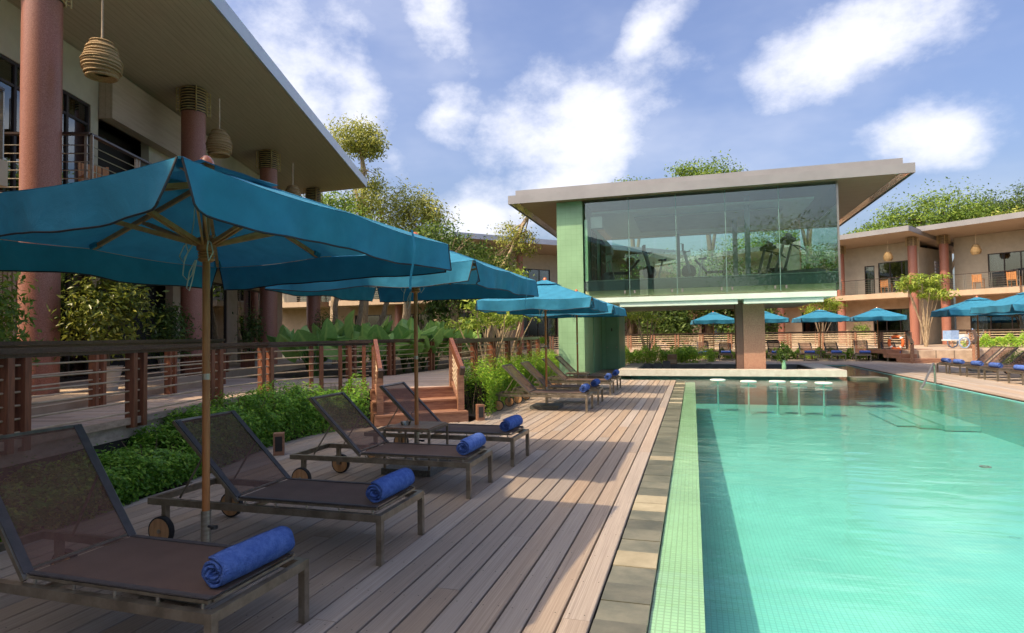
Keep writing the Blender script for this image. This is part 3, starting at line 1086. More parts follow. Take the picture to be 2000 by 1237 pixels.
def lamp_proto():
    t = thing('hanging_lamp', 'x', 'lamp')
    rings = []
    for k in range(13):
        f = k/12
        r_ = .155+.135*math.sin(math.pi*min(1, f*.93+.14))**1.0*(1.06-.45*f)
        rings.append((r_*(1+random.uniform(-.03, .03)), .60*f))
    rings[-1] = (.10, .60)
    o = MB().lathe([(.12, .05)]+[(r_, z_) for r_, z_ in rings]+[(.02, .62)], 24, cap=False).build('shade', 'wicker', t, True)
    w = MB()
    for k, (r_, z_) in enumerate(rings[:-1]):
        ph = random.random()*6
        w.tube([((r_+.004)*(1+.03*math.sin(2*a+ph))*math.cos(a), (r_+.004)*(1+.03*math.sin(2*a+ph))*math.sin(a), z_+.014*math.sin(a+ph)) for a in [2*math.pi*i/24 for i in range(25)]], 0.016 if k % 3 else .024, 5, False)
    w.build('weave_ring', 'wicker', t, True)
    MB().tube([(0, 0, 0.56), (0.004, 0, 0.95), (0, 0, 1.35)], 0.014, 6).build('rope', 'rod', t, True)
    return t


LAMP = lamp_proto()
lamp_used = []


def villa(name, label, origin, ang, x0, x1, cols, zt, z_soff=7.92, slope=0.10, over=2.1, r=0.28, wall_y=1.24, units=(), z_fl=4.15,
          soff='soffitl', fas='fascia', wall='cream', zc=None, depth=6.5):
    """two storey lodge: local x along the front, y inward, columns on y = 0"""
    b = thing(name, label, 'building', origin, ang)
    zsc = lambda y_: z_soff - slope*y_
    for cx in cols:
        column(b, cx, 0, zt, zsc(0)-.01, r)
    roof(b, x0, x1, -over, depth+1.0, zsc(-over), slope, soff=soff, fas=fas)
    zw = zsc(wall_y+.1)-.02
    # back and end walls, floors
    MB().bx(x0+.8, x1-.8, depth, depth+.2, zt, zsc(depth+.2)-.05).build('back_wall', wall, b)
    for xe in (x0+.8, x1-1.0):
        MB().bx(xe, xe+.2, wall_y+.2, depth-.002, zt, zsc(depth)-.05).build('end_wall', wall, b)
    MB().bx(x0+.8, x1-.8, wall_y-.02, depth-.004, z_fl-.42, z_fl-.04).build('floor_slab', 'tan', b)
    MB().bx(x0+1.01, x1-1.01, wall_y+1.6, wall_y+1.65, zt, z_fl-.43).bx(x0+1.01, x1-1.01, wall_y+1.9, wall_y+1.95, z_fl, zsc(wall_y+2.1)-.05).build('dark_room_backing', 'darkroom', b)  # dark sheets stand in for the unlit depth behind the windows
    up_ops, gr_ops = [], []
    for un in units:
        if un[0] == 'u':
            up_ops.append(un[1:5])
        elif un[0] == 'g':
            gr_ops.append(un[1:5])
    wall_openings(b, x0+.8, x1-.8, z_fl-.04, zw, up_ops, wall_y, .2, wall)
    wall_openings(b, x0+.8, x1-.8, zt, z_fl-.42, gr_ops, wall_y, .2, 'tan')
    for un in units:
        if un[0] in 'ug' and len(un) > 5 and un[5]:
            window(b, *un[1:5], wall_y, un[5], un[6] if len(un) > 6 else None, un[7] if len(un) > 7 else None)
        elif un[0] == 'b':
            balcony(b, un[1], un[2], un[3], wall_y-.004, z_fl, left_end=un[4], right_end=un[5])
        elif un[0] == 'd':           # timber door
            d_ = MB().bx(un[1], un[2], wall_y+.05, wall_y+.11, un[3], un[4]).build('door', 'redwood', b)
            MB().bx(un[2]-.12, un[2]-.09, wall_y+.01, wall_y+.05, un[3]+.95, un[3]+1.1).build('handle', 'steel', d_)
            MB().bx(un[1]-.07, un[1]-.002, wall_y-.012, wall_y+.12, un[3], un[4]+.07).bx(un[2]+.002, un[2]+.07, wall_y-.012, wall_y+.12, un[3], un[4]+.07).build('door_frame', 'frame', b)
        elif un[0] == 'p':           # near-black sheet painting the shade inside an open bay
            MB().bx(un[1], un[2], wall_y+.5, wall_y+.56, un[3], un[4]).build('dark_bay_backing', 'darkroom', b)
    return b


# long building on the left (front runs along LA)
Lx = lambda px_u: px_u
Lcols = [10.2, 15.35, 20.5, 25.65]
Lb = villa('lodge_building', 'long two storey lodge with pink terrazzo columns and deep overhanging roof beside the walkway',
           LW(0, 7.4), LA, 9.72, 26.3, Lcols, 0.75,
           units=[('u', 10.62, 13.35, 4.25, 6.75, 4, [(0.02, .42), (.8, 1.0)], 6.3),
                  ('u', 13.6, 15.6, 4.2, 7.0), ('p', 13.5, 15.7, 4.2, 6.6), ('u', 18.4, 22.0, 4.25, 6.75, 3, [(0, .35)], 6.3), ('u', 23.0, 24.8, 4.25, 6.7, 2, [(0, .4)]),
                  ('g', 11.5, 13.4, .78, 3.4, 3, [(0, .22), (.75, .95)]), ('g', 13.7, 16.8, .78, 3.4), ('p', 13.6, 16.9, .78, 3.5),
                  ('g', 17.2, 20.2, .78, 3.4, 3, [(0, .12), (.85, 1)]), ('g', 21.0, 24.6, .78, 3.4, 3, [(0, .15)]),
                  ('b', 10.5, 14.9, -0.62, True, True), ('b', 15.9, 20.0, -0.62, True, True), ('b', 21.2, 25.2, -0.62, True, True)],
           fas='fasciablue')
L0 = villa('lodge_building', 'nearer two storey lodge whose balcony slab juts in beside the first terrazzo column',
           LW(0, 7.4), LA, -11.5, 7.55, [-10.4, -5.25, -0.1, 5.05], 0.75,
           units=[('u', 1.2, 5.4, 4.25, 6.75, 4, [(0, .3), (.62, 1)], 6.3), ('g', 1.5, 5.6, .85, 3.35, 3, [(0, .3)]), ('b', 1.2, 8.72, -0.62, True, True)], fas='fasciablue')
# beige vertical slats on its ground floor wall
for k in range(9):
    MB().bx(10.55+k*.105, 10.55+k*.105+.07, 1.10, 1.236, .78, 3.7).build('wall_slat', 'slatwall', Lb)
MB().bx(13.6, 19.0, -0.12+1.05, 1.23, 6.55, 7.66).build('header_panel', 'soffitl', Lb)
for u_, lbl in ((10.0, 'wicker beehive lamp hanging beside the first terrazzo column'), (14.3, 'wicker beehive lamp hanging past the second terrazzo column'), (19.6, 'wicker beehive lamp hanging beyond the third terrazzo column')):
    p = LW(u_, 6.3, 5.92)
    o = place(LAMP, lamp_used, p, random.random()*3, lbl, 'wicker lamps under the roofs')
    if u_ > 10:
        o.scale = (.98, .98, 1.0)

# lodge behind the frangipani, left of the pavilion
eC = math.atan2(0.739, 0.674)
Cb = villa('lodge_building', 'two storey lodge with grey fascia partly hidden behind the green tiled pavilion wall', (-14.9, 36.3, 0), eC, -0.75, 20, [0.25, 5.2, 10.2, 15.2], Z_UP, z_soff=7.6, slope=0.06, r=0.22, over=1.9,
           units=[('u', 1.2, 3.8, 4.2, 6.3, 3, [(0, .3)]), ('u', 5.8, 8.6, 4.2, 6.4, 3, [(0, .3), (.8, 1)]), ('u', 10.6, 13.4, 4.2, 6.4, 3, [(0, .2)]),
                  ('g', 1.0, 4.4, .65, 3.2, 4, [(0, .2)]), ('g', 5.8, 9.2, .65, 3.2, 4, [(0, .2), (.7, 1)]), ('g', 10.6, 13.6, .65, 3.2, 3, [(.6, 1)]),
                  ('b', 2.9, 8.2, -0.6, True, True), ('b', 9.2, 14, -0.6, True, True)], fas='fasciablue')
# lodge closing the gap behind the trees
Db = villa('lodge_building', 'tan two storey lodge with timber door seen between pale tree trunks', (-30, 37.6, 0), R(-1), -1, 15.2, [0.5, 5.6, 10.7], Z_UP, z_soff=7.4, slope=0.05, r=0.25,
           units=[('u', 1.5, 4.6, 4.2, 6.4, 3, [(0, .3)]), ('u', 6.5, 9.8, 4.2, 6.4, 3, [(.7, 1)]), ('d', 3.0, 4.0, .62, 2.8), ('g', 6.5, 9.5, .62, 3.2, 3, [(0, .2)]), ('g', 10.9, 13.5, .62, 3.2, 3, [(.5, .8)]),
                  ('b', -.5, 5.2, -1.2, True, True), ('b', 6.0, 14.0, -1.2, True, True)])
# lodges at the far right
eR = math.atan2(-0.632, 0.775)
Rb = villa('lodge_building', 'two storey lodge with open balcony whose roof ends beside the neighbouring lodge', (14.25, 46.53, 0), eR, -25.5, 0.7, [0, -4.8, -9.6, -14.4, -19.2, -24.0], Z_UP, z_soff=7.85, slope=0.08, r=0.27,
           units=[('u', -3.7, -3.0, 4.17, 6.3, 1, [(.1, .9)]), ('u', -2.75, -.45, 4.3, 6.45, 3, [(.72, 1)]), ('g', -3.2, -.5, .65, 3.1, 3, [(.68, 1)]), ('g', -8.6, -5.4, .65, 3.1, 3, [(.6, .9)]),
                  ('u', -8.6, -5.4, 4.3, 6.4, 3, [(0, .2)]), ('g', -13.4, -10.2, .65, 3.1, 3, [(0, .3)]), ('g', -18.4, -15.2, .65, 3.1, 3, [(0, .3)]), ('g', -23.2, -20.2, .65, 3.1, 3, [(0, .3)]),
                  ('b', -4.6, -0.1, -0.62, False, True), ('b', -10, -4.62, -0.3, True, False), ('b', -16, -10.4, -0.62, True, True), ('b', -25, -16.3, -0.62, True, True)])
R2b = villa('lodge_building', 'two storey lodge with louvred gable and balcony behind the paired parasols on the right', (16.29, 47.14, 0), eR-.03, -0.7, 15, [0, 4.9, 9.8], Z_UP, z_soff=7.95, slope=0.08, r=0.27,
            units=[('u', 2.0, 4.6, 4.3, 6.5, 3, [(0, .3), (.9, 1)]), ('u', 5.6, 6.4, 4.17, 6.35, 1, [(.1, .6)]), ('g', .9, 4.3, .65, 3.1, 3, [(0, .25), (.75, 1)]), ('g', 5.2, 8.4, .65, 3.1, 3, [(0, .2)]), ('u', 8.0, 10.6, 4.3, 6.5, 3, [(0, .3)]),
                   ('b', -0.1, 4.2, -0.62, True, False), ('b', 4.22, 10, -0.25, False, True)])
for k in range(9):
    MB().bx(.735, .80, 1.45, 2.5, 4.3+k*.22, 4.3+k*.22+.16).build('louvre_slat', 'fascia', Rb)
for q, lbl in (((12.75, 46.3, 6.3), 'wicker lamp hanging over the balcony chairs left of the roof gap'), ((17.3, 45.0, 6.35), 'wicker lamp hanging over the balcony behind the paired parasols')):
    place(LAMP, lamp_used, q, 1.0, lbl, 'wicker lamps under the roofs')


# ------------------------------------------------------------------ pavilion over the swim-up bar
PV = thing('gym_pavilion', 'flat roofed glass gym pavilion raised over the pool on a green tiled block', 'building', (0, 22.9, 0))
def PB(x0, x1, y0, y1, z0, z1, name, mt, par=PV):
    return MB().bx(x0, x1, y0-22.9, y1-22.9, z0, z1).build(name, mt, par)
PB(-4.98, -3.97, 22.9, 25.4, -0.05, 6.73, 'tiled_pier', 'greentile')
PB(-4.95, -3.99, 25.41, 30.5, -0.05, 2.95, 'tiled_block', 'greentile')
PB(-3.985, -3.93, 25.0, 26.6, 0.0, 2.85, 'door', 'greendoor')
blk = PB(-3.985, -3.2, 27.6, 30.0, -0.05, 2.85, 'tiled_block', 'greenpaint')
dr = PB(-3.80, -3.25, 27.53, 27.59, 0.02, 2.35, 'door', 'greendoor')
MB().bx(-3.55, -3.49, 4.60, 4.625, 1.72, 1.86).build('door_sign', 'black', dr)
MB().bx(-3.34, -3.28, 4.58, 4.625, .98, 1.02).build('handle', 'steel', dr)
MB().bx(-3.76, -3.70, 4.58, 4.625, .98, 1.02).build('handle', 'steel', dr)
# roof: flat slab with stepped fascia
rf = PB(-6.76, 7.0, 22.46, 33.0, 6.76, 7.0, 'roof', 'roofing')
PB(-6.7, 6.95, 22.5, 32.9, 6.735, 6.755, 'soffit', 'soffit', rf)
MB().bx(-6.80, 7.04, -.48, -.445, 6.715, 7.04).build('fascia', 'fascia', rf)
MB().bx(-6.80, -6.765, -.444, 10.1, 6.715, 7.04).build('fascia', 'fascia', rf)
MB().bx(7.005, 7.04, -.444, 10.1, 6.715, 7.04).build('fascia', 'fascia', rf)
MB().bx(-6.80, 7.04, 10.101, 10.13, 6.715, 7.04).build('fascia', 'fascia', rf)
for xx in (-6.68, 6.60):
    MB().bx(xx, xx+.32 if xx < 0 else xx+.30, -.36, 10.0, 6.722, 6.732).build('edge_strip', 'chrome', rf)
MB().bx(-6.55, 6.75, -.28, 9.9, 7.005, 7.27).build('upper_tier', 'fascia', rf)
# floor structure
PB(-3.96, 4.70, 23.05, 30.6, 3.28, 3.62, 'floor_slab', 'greyplastic')
PB(-3.86, 4.80, 22.93, 23.04, 3.25, 3.60, 'floor_beam', 'steelblue')
PB(-3.86, 4.82, 22.91, 23.06, 3.615, 3.645, 'sill_rail', 'mintbeam')
PB(-3.90, 4.72, 22.945, 30.5, 2.97, 3.245, 'upstand', 'olivebeam')
PB(-3.92, 4.70, 22.74, 30.55, 2.78, 2.965, 'eave_ledge', 'mintbeam')
PB(-2.6, 1.55, 22.80, 23.2, 2.61, 2.775, 'lower_beam', 'mintbeam')
PB(1.75, 4.3, 22.80, 23.2, 2.61, 2.775, 'lower_beam', 'mintbeam')
PB(-3.9, 4.5, 23.9, 30.4, 2.70, 2.78, 'lower_soffit', 'cream')
# glass front: five panes, side and back panes, fins, spider clamps
joints = [-3.86, -2.22, -0.51, 1.20, 2.97, 4.83]
for i in range(5):
    g = PB(joints[i]+.008, joints[i+1]-.008, 22.85, 22.87, 3.02, 6.72, 'glass_pane', 'paviglass')
    if i:
        MB().bx(joints[i]-.012, joints[i]+.012, -.045, -.033, 3.02, 6.72).build('glass_joint', 'glassedge', g)
        for sx in (-.18, .18):
            MB().bar((joints[i]+sx, -.09, 3.12), (joints[i]+sx, .10, 3.30), .025, .025).bx(joints[i]+sx-.03, joints[i]+sx+.03, -.10, -.052, 3.10, 3.22).build('clamp', 'steel', g)
for a, b in ((22.9, 25.4), (25.4, 27.9), (27.9, 30.4)):
    PB(4.83, 4.85, a+.01, b-.01, 3.02, 6.72, 'glass_pane', 'paviglass')
for a, b in ((-3.8, -1.7), (-1.7, .5), (.5, 2.7), (2.7, 4.8)):
    PB(a+.01, b-.01, 30.4, 30.42, 3.64, 6.72, 'glass_pane', 'paviglass')
PB(4.80, 4.862, 22.845, 22.9, 3.0, 6.73, 'corner_post', 'steel')
for q in ((1.75, 26.5), (2.05, 24.3), (-0.6, 30.2)):
    PB(q[0]-.09, q[0]+.09, q[1]-.09, q[1]+.09, 3.62, 6.73, 'steel_post', 'steelblue')
# inside: green wall with lattice windows, ceiling, air conditioner
PB(-3.92, -3.80, 23.0, 30.4, 3.62, 6.0, 'inner_wall', 'greenpaint')
PB(-3.8, 4.3, 23.9, 30.2, 6.38, 6.46, 'ceiling', 'white')
PB(-2.2, 3.4, 25.0, 28.5, 6.30, 6.37, 'ceiling_tray', 'cream')
for k, y0 in enumerate((23.7, 26.3)):
    wn = PB(-3.79, -3.77, y0, y0+1.25, 3.75, 5.75, 'lattice_window', 'darkroom')
    for j in range(4):
        MB().bx(-3.769, -3.735, y0-22.9+j*.40, y0-22.9+j*.40+.05, 3.75, 5.75).build('glazing_bar', 'tabletop', wn)
    for j in range(5):
        MB().bx(-3.768, -3.74, y0-22.9, y0-22.9+1.25, 3.75+j*.49, 3.79+j*.49).build('glazing_bar', 'tabletop', wn)
PB(-3.79, -3.55, 27.9, 28.9, 5.35, 5.65, 'air_conditioner', 'white')
PB(-3.75, -3.3, 23.5, 23.9, 5.75, 6.2, 'wall_speaker', 'white')
# stone column and bar
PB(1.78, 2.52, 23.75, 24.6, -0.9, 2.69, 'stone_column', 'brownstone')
PB(1.53, 1.775, 23.78, 24.57, -0.9, 2.69, 'column_shade_side', 'shadeflank')  # separate box carrying the painted shade of the left face

BAR = thing('swim_up_bar', 'pale stone counter of the swim up bar around a sunken blue grey bar pit', 'bar', (0, 22.9, 0))
def BB(x0, x1, y0, y1, z0, z1, name, mt):
    return MB().bx(x0, x1, y0-22.9, y1-22.9, z0, z1).build(name, mt, BAR)
BB(-2.72, 4.97, 22.9, 23.55, 0.035, 0.26, 'counter', 'stone')
BB(4.2, 4.97, 23.551, 27.8, 0.035, 0.255, 'counter', 'stone')
BB(-2.72, -2.1, 23.551, 27.8, 0.035, 0.255, 'counter', 'stone')
BB(-2.1, 4.2, 27.3, 27.8, 0.035, 0.252, 'counter', 'stone')
BB(-2.3, 4.4, 23.30, 23.4, -1.0, 0.034, 'pit_wall', 'barwall')
BB(-2.099, 4.199, 27.2, 27.299, -0.9, 0.25, 'pit_wall', 'barwall')
BB(4.1, 4.199, 23.56, 27.19, -0.9, 0.25, 'pit_wall', 'barwall')
BB(-2.099, -2.0, 23.56, 27.19, -0.9, 0.25, 'pit_wall', 'barwall')
BB(-2.0, 4.1, 23.56, 27.2, -0.95, -0.9, 'pit_floor', 'barwall')


# ================================================================== RAILINGS AND STEPS
def railing(name, label, path, z0, h=0.96, posts=None, rods=6, pair=True, rod_mt='rod', post_mt='redwood', top=0.1, group=None, kick=False, pw=0.07, rr=0.011):
    """path of (x, y[, dz]); double posts, slim rods, broad dark handrail"""
    p3 = [Vector((p[0], p[1], z0+(p[2] if len(p) > 2 else 0))) for p in path]
    o = thing(name, label, 'railing', p3[0], 0, group)
    b0 = p3[0]
    q = [p-b0 for p in p3]
    for i in range(len(q)-1):
        a, b = q[i], q[i+1]
        d = (b-a)
        l = Vector((d.x, d.y, 0)).length
        t = Vector((d.x, d.y, 0))/l
        nrm_ = Vector((-t.y, t.x, 0))
        ov = 0.03 if i < len(q)-2 else 0.05
        MB().bar(a+Vector((0, 0, h-.045+.001*(i % 2)))-t*.01, b+Vector((0, 0, h-.045+.001*(i % 2)))+t*ov, 0.145, 0.05).bar(a+Vector((0, 0, h-.092)), b+Vector((0, 0, h-.092)), 0.06, 0.04).build('handrail', 'handrail', o)
        n = max(1, round(l/1.7))
        ks = range(n) if i < len(q)-2 else range(n+1)
        for k in ks:
            c = a.lerp(b, k/n)
            for sg in ((-1, 1) if pair else (0,)):
                pc = c+t*sg*0.09
                MB().box(pc+Vector((0, 0, (h-.11)/2-.02)), (pw, 0.11, h-.11+.04), math.atan2(t.y, t.x)).build('post', post_mt, o)
        for k in range(rods):
            zz = 0.14+k*(h-0.27)/(rods-.6)
            MB().tube([a+Vector((0, 0, zz)), b+Vector((0, 0, zz))], rr, 6).build('rod', rod_mt, o)
        if kick:
            MB().bar(a+Vector((0, 0, .04)), b+Vector((0, 0, .04)), .05, .08).build('kick_board', 'updeck', o)
    return o


nr = [(-5.85, 2.6), (-6.17, 4.15), (-6.5, 5.75), (-6.93, 7.47), (-7.0, 8.7), (-6.8, 9.85), (-6.4, 10.2), (-6.02, 10.42)]
railing('deck_railing', 'curving red timber railing between the near hedge and the walkway', nr, Z_UP, kick=True)
lb = [LW(6.0, 5.95), LW(9.4, 5.95), LW(13.6, 5.95)]
railing('deck_railing', 'straight dark topped railing in front of the potted trees', [(p.x, p.y) for p in lb], Z_UP, h=1.03)
railing('deck_railing', 'timber railing in front of the giant taro leaves', [(-8.05, 13.1), (-7.6, 14.3), (-7.4, 16.4), (-7.4, 18.6), (-7.4, 21.4)], Z_UP)
railing('deck_railing', 'timber railing behind the sunlit hedge leading to the green pavilion', [(-4.66, 11.42), (-4.8, 13.0), (-4.98, 16.2), (-5.22, 20.6)], Z_UP)
railing('deck_railing', 'timber railing running across behind the pavilion hedge', [(-9.2, 40.1), (-4, 40.15), (0.5, 40.2), (5.6, 40.1), (9.0, 39.4), (11.0, 36.9)], 0.45, h=1.15, rods=7, rr=.026, post_mt='stair', pw=.10)
railing('deck_railing', 'upper terrace railing in front of the lodge doors beyond the right steps', [(6.0, 43.8), (9.5, 43.2), (12.5, 42.2)], Z_UP, h=1.0, rr=.022, post_mt='stair')
railing('deck_railing', 'upper terrace railing behind the towel trolley', [(14.2, 40.6), (17.2, 39.0), (20.5, 37.4)], Z_UP, h=1.0, rr=.022, post_mt='stair')
railing('stair_railing', 'sloping timber railing on the left side of the far steps', [(10.0, 33.2, 0.0), (10.35, 34.2, 0.0), (10.9, 36.8, 0.5)], 0.0, h=1.0, pair=False, rr=.02, post_mt='stair')
railing('stair_railing', 'sloping timber railing on the far steps beside the right hand loungers', [(12.3, 32.6, 0.0), (12.8, 33.6, 0.2), (13.6, 36.0, 0.6), (14.3, 38.6, 0.6)], 0.0, h=1.0, pair=False, rr=.02, post_mt='stair')

# poolside steps up to the walkway
eS = Vector((1.35, 0.93, 0)).normalized()
nS = Vector((-eS.y, eS.x, 0))
F0 = Vector((-5.45, 9.68, 0))
ST = thing('timber_steps', 'three red timber steps rising from the pool deck to the walkway', 'steps', F0, math.atan2(eS.y, eS.x))
for k in range(3):
    w_ = 1.66
    MB().bx(0.0, w_, k*.38, k*.38+.03, 0.0 if k == 0 else k*.2-.02, (k+1)*.2-.03).build('riser', 'stair', ST)
    if k < 2:
        for j in range(2):
            MB().bx(-.02, w_+.02, k*.38-.025+j*.205, k*.38-.025+j*.205+.198, (k+1)*.2-.03, (k+1)*.2).build('tread', 'stair', ST)
    else:
        MB().bx(-.02, w_+.02, k*.38-.025, k*.38+.11, (k+1)*.2-.03, (k+1)*.2+.002).build('tread', 'stair', ST)
    MB().bx(-.03, -.001, k*.38, 1.1, k*.2, (k+1)*.2-.032).build('side_board', 'stair', ST)
    MB().bx(w_+.001, w_+.03, k*.38, 1.1, k*.2, (k+1)*.2-.032).build('side_board', 'stair', ST)


def stair_rail(label, x):
    b = F0+eS*x
    o = thing('stair_railing', label, 'railing', (b.x, b.y, 0), math.atan2(eS.y, eS.x))
    # local y goes up the steps
    MB().bx(-.06, .06, .10, .19, .2, .98).build('post', 'stair', o)
    MB().bx(-.06, .06, .82, .90, .6, 1.42).build('post', 'stair', o)
    MB().bar((0, .02, .97), (0, .98, 1.50), .15, .07, ref=(1, 0, 0)).build('handrail', 'redwood', o)
    MB().bar((0, -.04, .935), (0, .025, .975), .156, .085, ref=(1, 0, 0)).build('handrail_end', 'handrail', o)
    MB().bar((0, .12, .30), (0, .86, .70), .04, .07, ref=(1, 0, 0)).build('bottom_rail', 'stair', o)
    for k in range(6):
        MB().tube([(0, .18, .42+k*.088), (0, .84, .80+k*.088)], .012, 6).build('rod', 'rod', o)
    return o


stair_rail('sloping timber railing on the hedge side of the poolside steps', 0.08)
stair_rail('sloping timber railing on the pavilion side of the poolside steps', 1.58)
for q, lbl in (((-3.9, 10.85, 0), 'small timber box light beside the foot of the poolside steps'), ((-5.5, 7.1, 0), 'small timber box light at the edge of the near hedge')):
    bl = thing('box_light', lbl, 'light', q, .6, 'timber box lights along the deck')
    MB().bx(-.07, .07, -.07, .07, 0, .30).build('housing', 'stair', bl)
    MB().bx(-.045, .045, -.078, -.071, .06, .26).build('louvre', 'black', bl)
# far steps on the right
FS = thing('timber_steps', 'broad low timber steps behind the right hand loungers', 'steps', (10.05, 33.3, 0), R(22))
for k in range(3):
    MB().bx(0.1, 2.6, k*.9, k*.9+1.2 if k < 2 else k*.9+2.5, -.02 if k == 0 else k*.2, (k+1)*.2-.001).build('step', 'stair', FS)

# pool ladder rail
LD = thing('pool_handrail', 'bent steel grab rail at the right edge of the pool', 'rail', (6.3, 19.6, -.9))
MB().tube([(.55, 1.2, .9), (.55, 1.2, 1.35), (.52, 1.12, 1.47), (.45, 1.0, 1.50), (.38, .9, 1.45), (-.1, .1, .95), (-.2, 0, .86)], .03, 10).build('grab_bar', 'steel', LD, True)
MB().tube([(-.2, 0, .86), (-.25, -.1, .84), (.22, -.55, .82)], .024, 8).build('return_bar', 'steel', LD, True)

# white bar stools in the water
for i, (x, y) in enumerate(((0.75, 21.1), (1.65, 20.55), (2.5, 20.6), (3.1, 20.5), (3.74, 20.2))):
    s = thing('bar_stool', ['first','second','third','fourth','fifth'][i]+' white stool in the water before the bar, counted from the pale tiled pool edge', 'stool', (x, y, -1.0), 0, 'stools in the water before the bar')
    MB().lathe([(.02, 1.0), (.22, 1.0), (.245, 1.02), (.25, 1.04), (.235, 1.06), (.0, 1.065)], 20).build('seat', 'white', s, True)
    MB().lathe([(.10, 0), (.03, .03), (.022, 1.0)], 12).build('stem', 'pooltile', s, True)
# slate stepping slab in the water by the bar's end
tag(MB().bx(-.5, .5, -.35, .35, -.05, .03).build('stepping_slab', 'coping', loc=(5.6, 23.0, 0.0), rz=.2), 'dark slate slab lying in the water at the end of the bar counter', 'slab')
tag(MB().lathe([(.04, 0), (.06, 0), (.06, .008), (.04, .008), (.04, 0)], 18, cap=False).build('pool_drain', 'steel', loc=(3.3, 8.55, WATER+.001)), 'small round skimmer disc floating on the pool', 'skimmer')

# things on the bar counter
def vase():
    t = thing('vase_plant', 'leafy plant in a green vase on the bar counter beside the stone column', 'plant', (3.05, 23.2, .26))
    MB().lathe([(.05, 0), (.075, .05), (.07, .2), (.05, .3), (.06, .33)], 14).build('vase', 'greenpaint', t, True)
    p, o = clump_points((0, 0, .62), (.22, .22, .32), 320, 9, .3)
    leaves('foliage', p, .13, 'treedark', t, .35, o)
vase()
mb_ = thing('menu_box', 'dark timber menu box standing on the bar counter', 'box', (-.9, 27.45, .25), .1)
MB().bx(-.2, .2, -.12, .12, 0, .42).build('body', 'tabletop', mb_)
MB().bx(-.17, .17, -.135, -.121, .04, .2).build('panel', 'tan', mb_)
for x, w_, h_, lb_ in ((-1.9, .3, .05, 'low dark tray in the bar pit closest to the green block'), (-1.45, .35, .07, 'wide dark appliance in the bar pit beside the low tray'), (-1.1, .3, .16, 'tallest dark appliance in the bar pit, below the menu box'), (0.6, .28, .05, 'small dark appliance in the bar pit left of the stone column')):
    bi = thing('bar_gear', lb_, 'appliance', (x, 26.6, -.02), 0, 'appliances in the bar pit')
    MB().bx(-w_/2, w_/2, -.15, .15, 0, .26+h_).build('body', 'barwall', bi)
    MB().bx(-w_/2+.03, w_/2-.03, -.12, .1, .262+h_, .28+h_).build('lid', 'black', bi)


